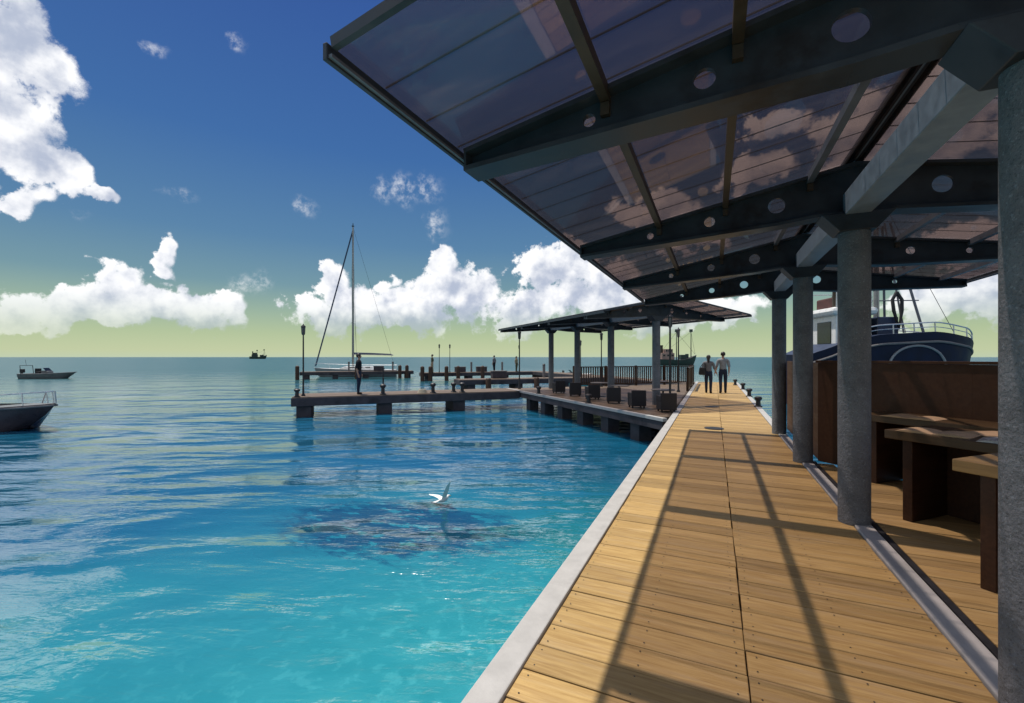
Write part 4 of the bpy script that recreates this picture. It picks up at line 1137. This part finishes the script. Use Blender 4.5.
field2 = cloud_field(blobs, n.vec('ADD', P, (-0.022, 0.040, 0)), 0.25)
Pw = n.vec('ADD', pv, n.vec('MULTIPLY', n.vec('SUBTRACT', wc2, (0.5,0.5,0.5)), (0.06, 0.03, 0)))
wfield = cloud_field(wisps, Pw, 0.1)
f1, _ = n.noise(gd, 30.0, 8, 0.64)
dens = n.math('ADD', n.math('SUBTRACT', 0.97, field), n.math('MULTIPLY', n.math('SUBTRACT', f1, 0.5), 1.7))
alpha = n.mapr(dens, -0.06, 0.24)
fw, _ = n.noise(gd, 60.0, 5, 0.65)
wal = n.math('MULTIPLY', n.mapr(wfield, 2.2, 0.2), n.mapr(fw, 0.38, 0.76, 0.0, 0.55))
alpha = n.math('MAXIMUM', alpha, wal)
# unseen broken cumulus added behind and above the camera to lift ambient light
fo, _ = n.noise(gd, 3.2, 7, 0.58)
side = n.math('MAXIMUM', n.mapr(n.math('ABSOLUTE', az), R(66), R(84)), n.mapr(el, R(47), R(58)))
alpha = n.math('MAXIMUM', alpha, n.math('MULTIPLY', side, n.mapr(fo, 0.46, 0.56)))
# relief: compare billow noise here with the same noise a step towards the sun side
b1, _ = n.noise(n.vec('ADD', gd, n.vec('SCALE', wc2)), 13.0, 5, 0.55)
off = Vector((-0.018*cy, -0.018*sy, 0.024))
ga = n.vec('ADD', gd, tuple(off))
bA, _ = n.noise(gd, 15.0, 6, 0.55); bB, _ = n.noise(ga, 15.0, 6, 0.55)
bC, _ = n.noise(gd, 44.0, 4, 0.55); bD, _ = n.noise(n.vec('ADD', gd, tuple(off*0.45)), 44.0, 4, 0.55)
lit = n.math('ADD', n.math('MULTIPLY', n.math('SUBTRACT', bA, bB), 2.2), n.math('MULTIPLY', n.math('SUBTRACT', bC, bD), 0.45))
edge = n.mapr(dens, 0.1, 1.0, 0.22, -0.10, False)
relief = n.math('MULTIPLY', n.math('SUBTRACT', field2, field), 0.38)
lit = n.mapr(n.math('ADD', n.math('ADD', lit, edge), relief), -0.36, 0.62)
ccol = n.mix(lit, lin(182, 192, 213, 10), lin(252, 252, 253, 11.2))
t.nodes[-1].clamp_result = False
low = n.mapr(el, R(1.5), R(7.5), 0.35, 1.0)
final = n.mix(n.math('MULTIPLY', alpha, low), base, ccol)
below = n.mapr(gz, -0.02, 0.0)
final = n.mix(below, lin(70, 110, 130, 10), final)
t.links.new(final, bgd.inputs[0]); bgd.inputs[1].default_value = 0.10
t.links.new(bgd.outputs[0], out.inputs[0])
w.cycles.sampling_method = 'MANUAL'; w.cycles.sample_map_resolution = 512

sd = bpy.data.lights.new('sun', 'SUN'); sd.energy = 4.9; sd.angle = R(0.7); sd.color = (1.0, 0.94, 0.85)
so = bpy.data.objects.new('sun', sd); COL.objects.link(so)
so.rotation_euler = SUN.to_track_quat('Z', 'Y').to_euler()
so.location = (0, 0, 30)

# ------------------------------------------------------------------ camera, output
cam = bpy.data.cameras.new('camera'); co = bpy.data.objects.new('camera', cam); COL.objects.link(co)
cam.sensor_width = 36.0; cam.lens = FPX/1024*36.0; cam.shift_y = 5.5/1024
cam.clip_start = 0.05; cam.clip_end = 20000
co.location = (0, 0, EYE); co.rotation_euler = (R(90), 0, YAW)
sc.camera = co
vs = sc.view_settings
vs.view_transform = 'Standard'; vs.look = 'None'; vs.exposure = 0.0; vs.gamma = 1.0
try: vs.use_curve_mapping = False
except Exception: pass
sc.render.engine = 'CYCLES'
cy_ = sc.cycles
cy_.max_bounces = 6; cy_.diffuse_bounces = 3; cy_.glossy_bounces = 3; cy_.transmission_bounces = 4; cy_.transparent_max_bounces = 16
cy_.sample_clamp_indirect = 3.0; cy_.sample_clamp_direct = 6.0; cy_.caustics_reflective = False; cy_.caustics_refractive = False
cy_.use_denoising = True
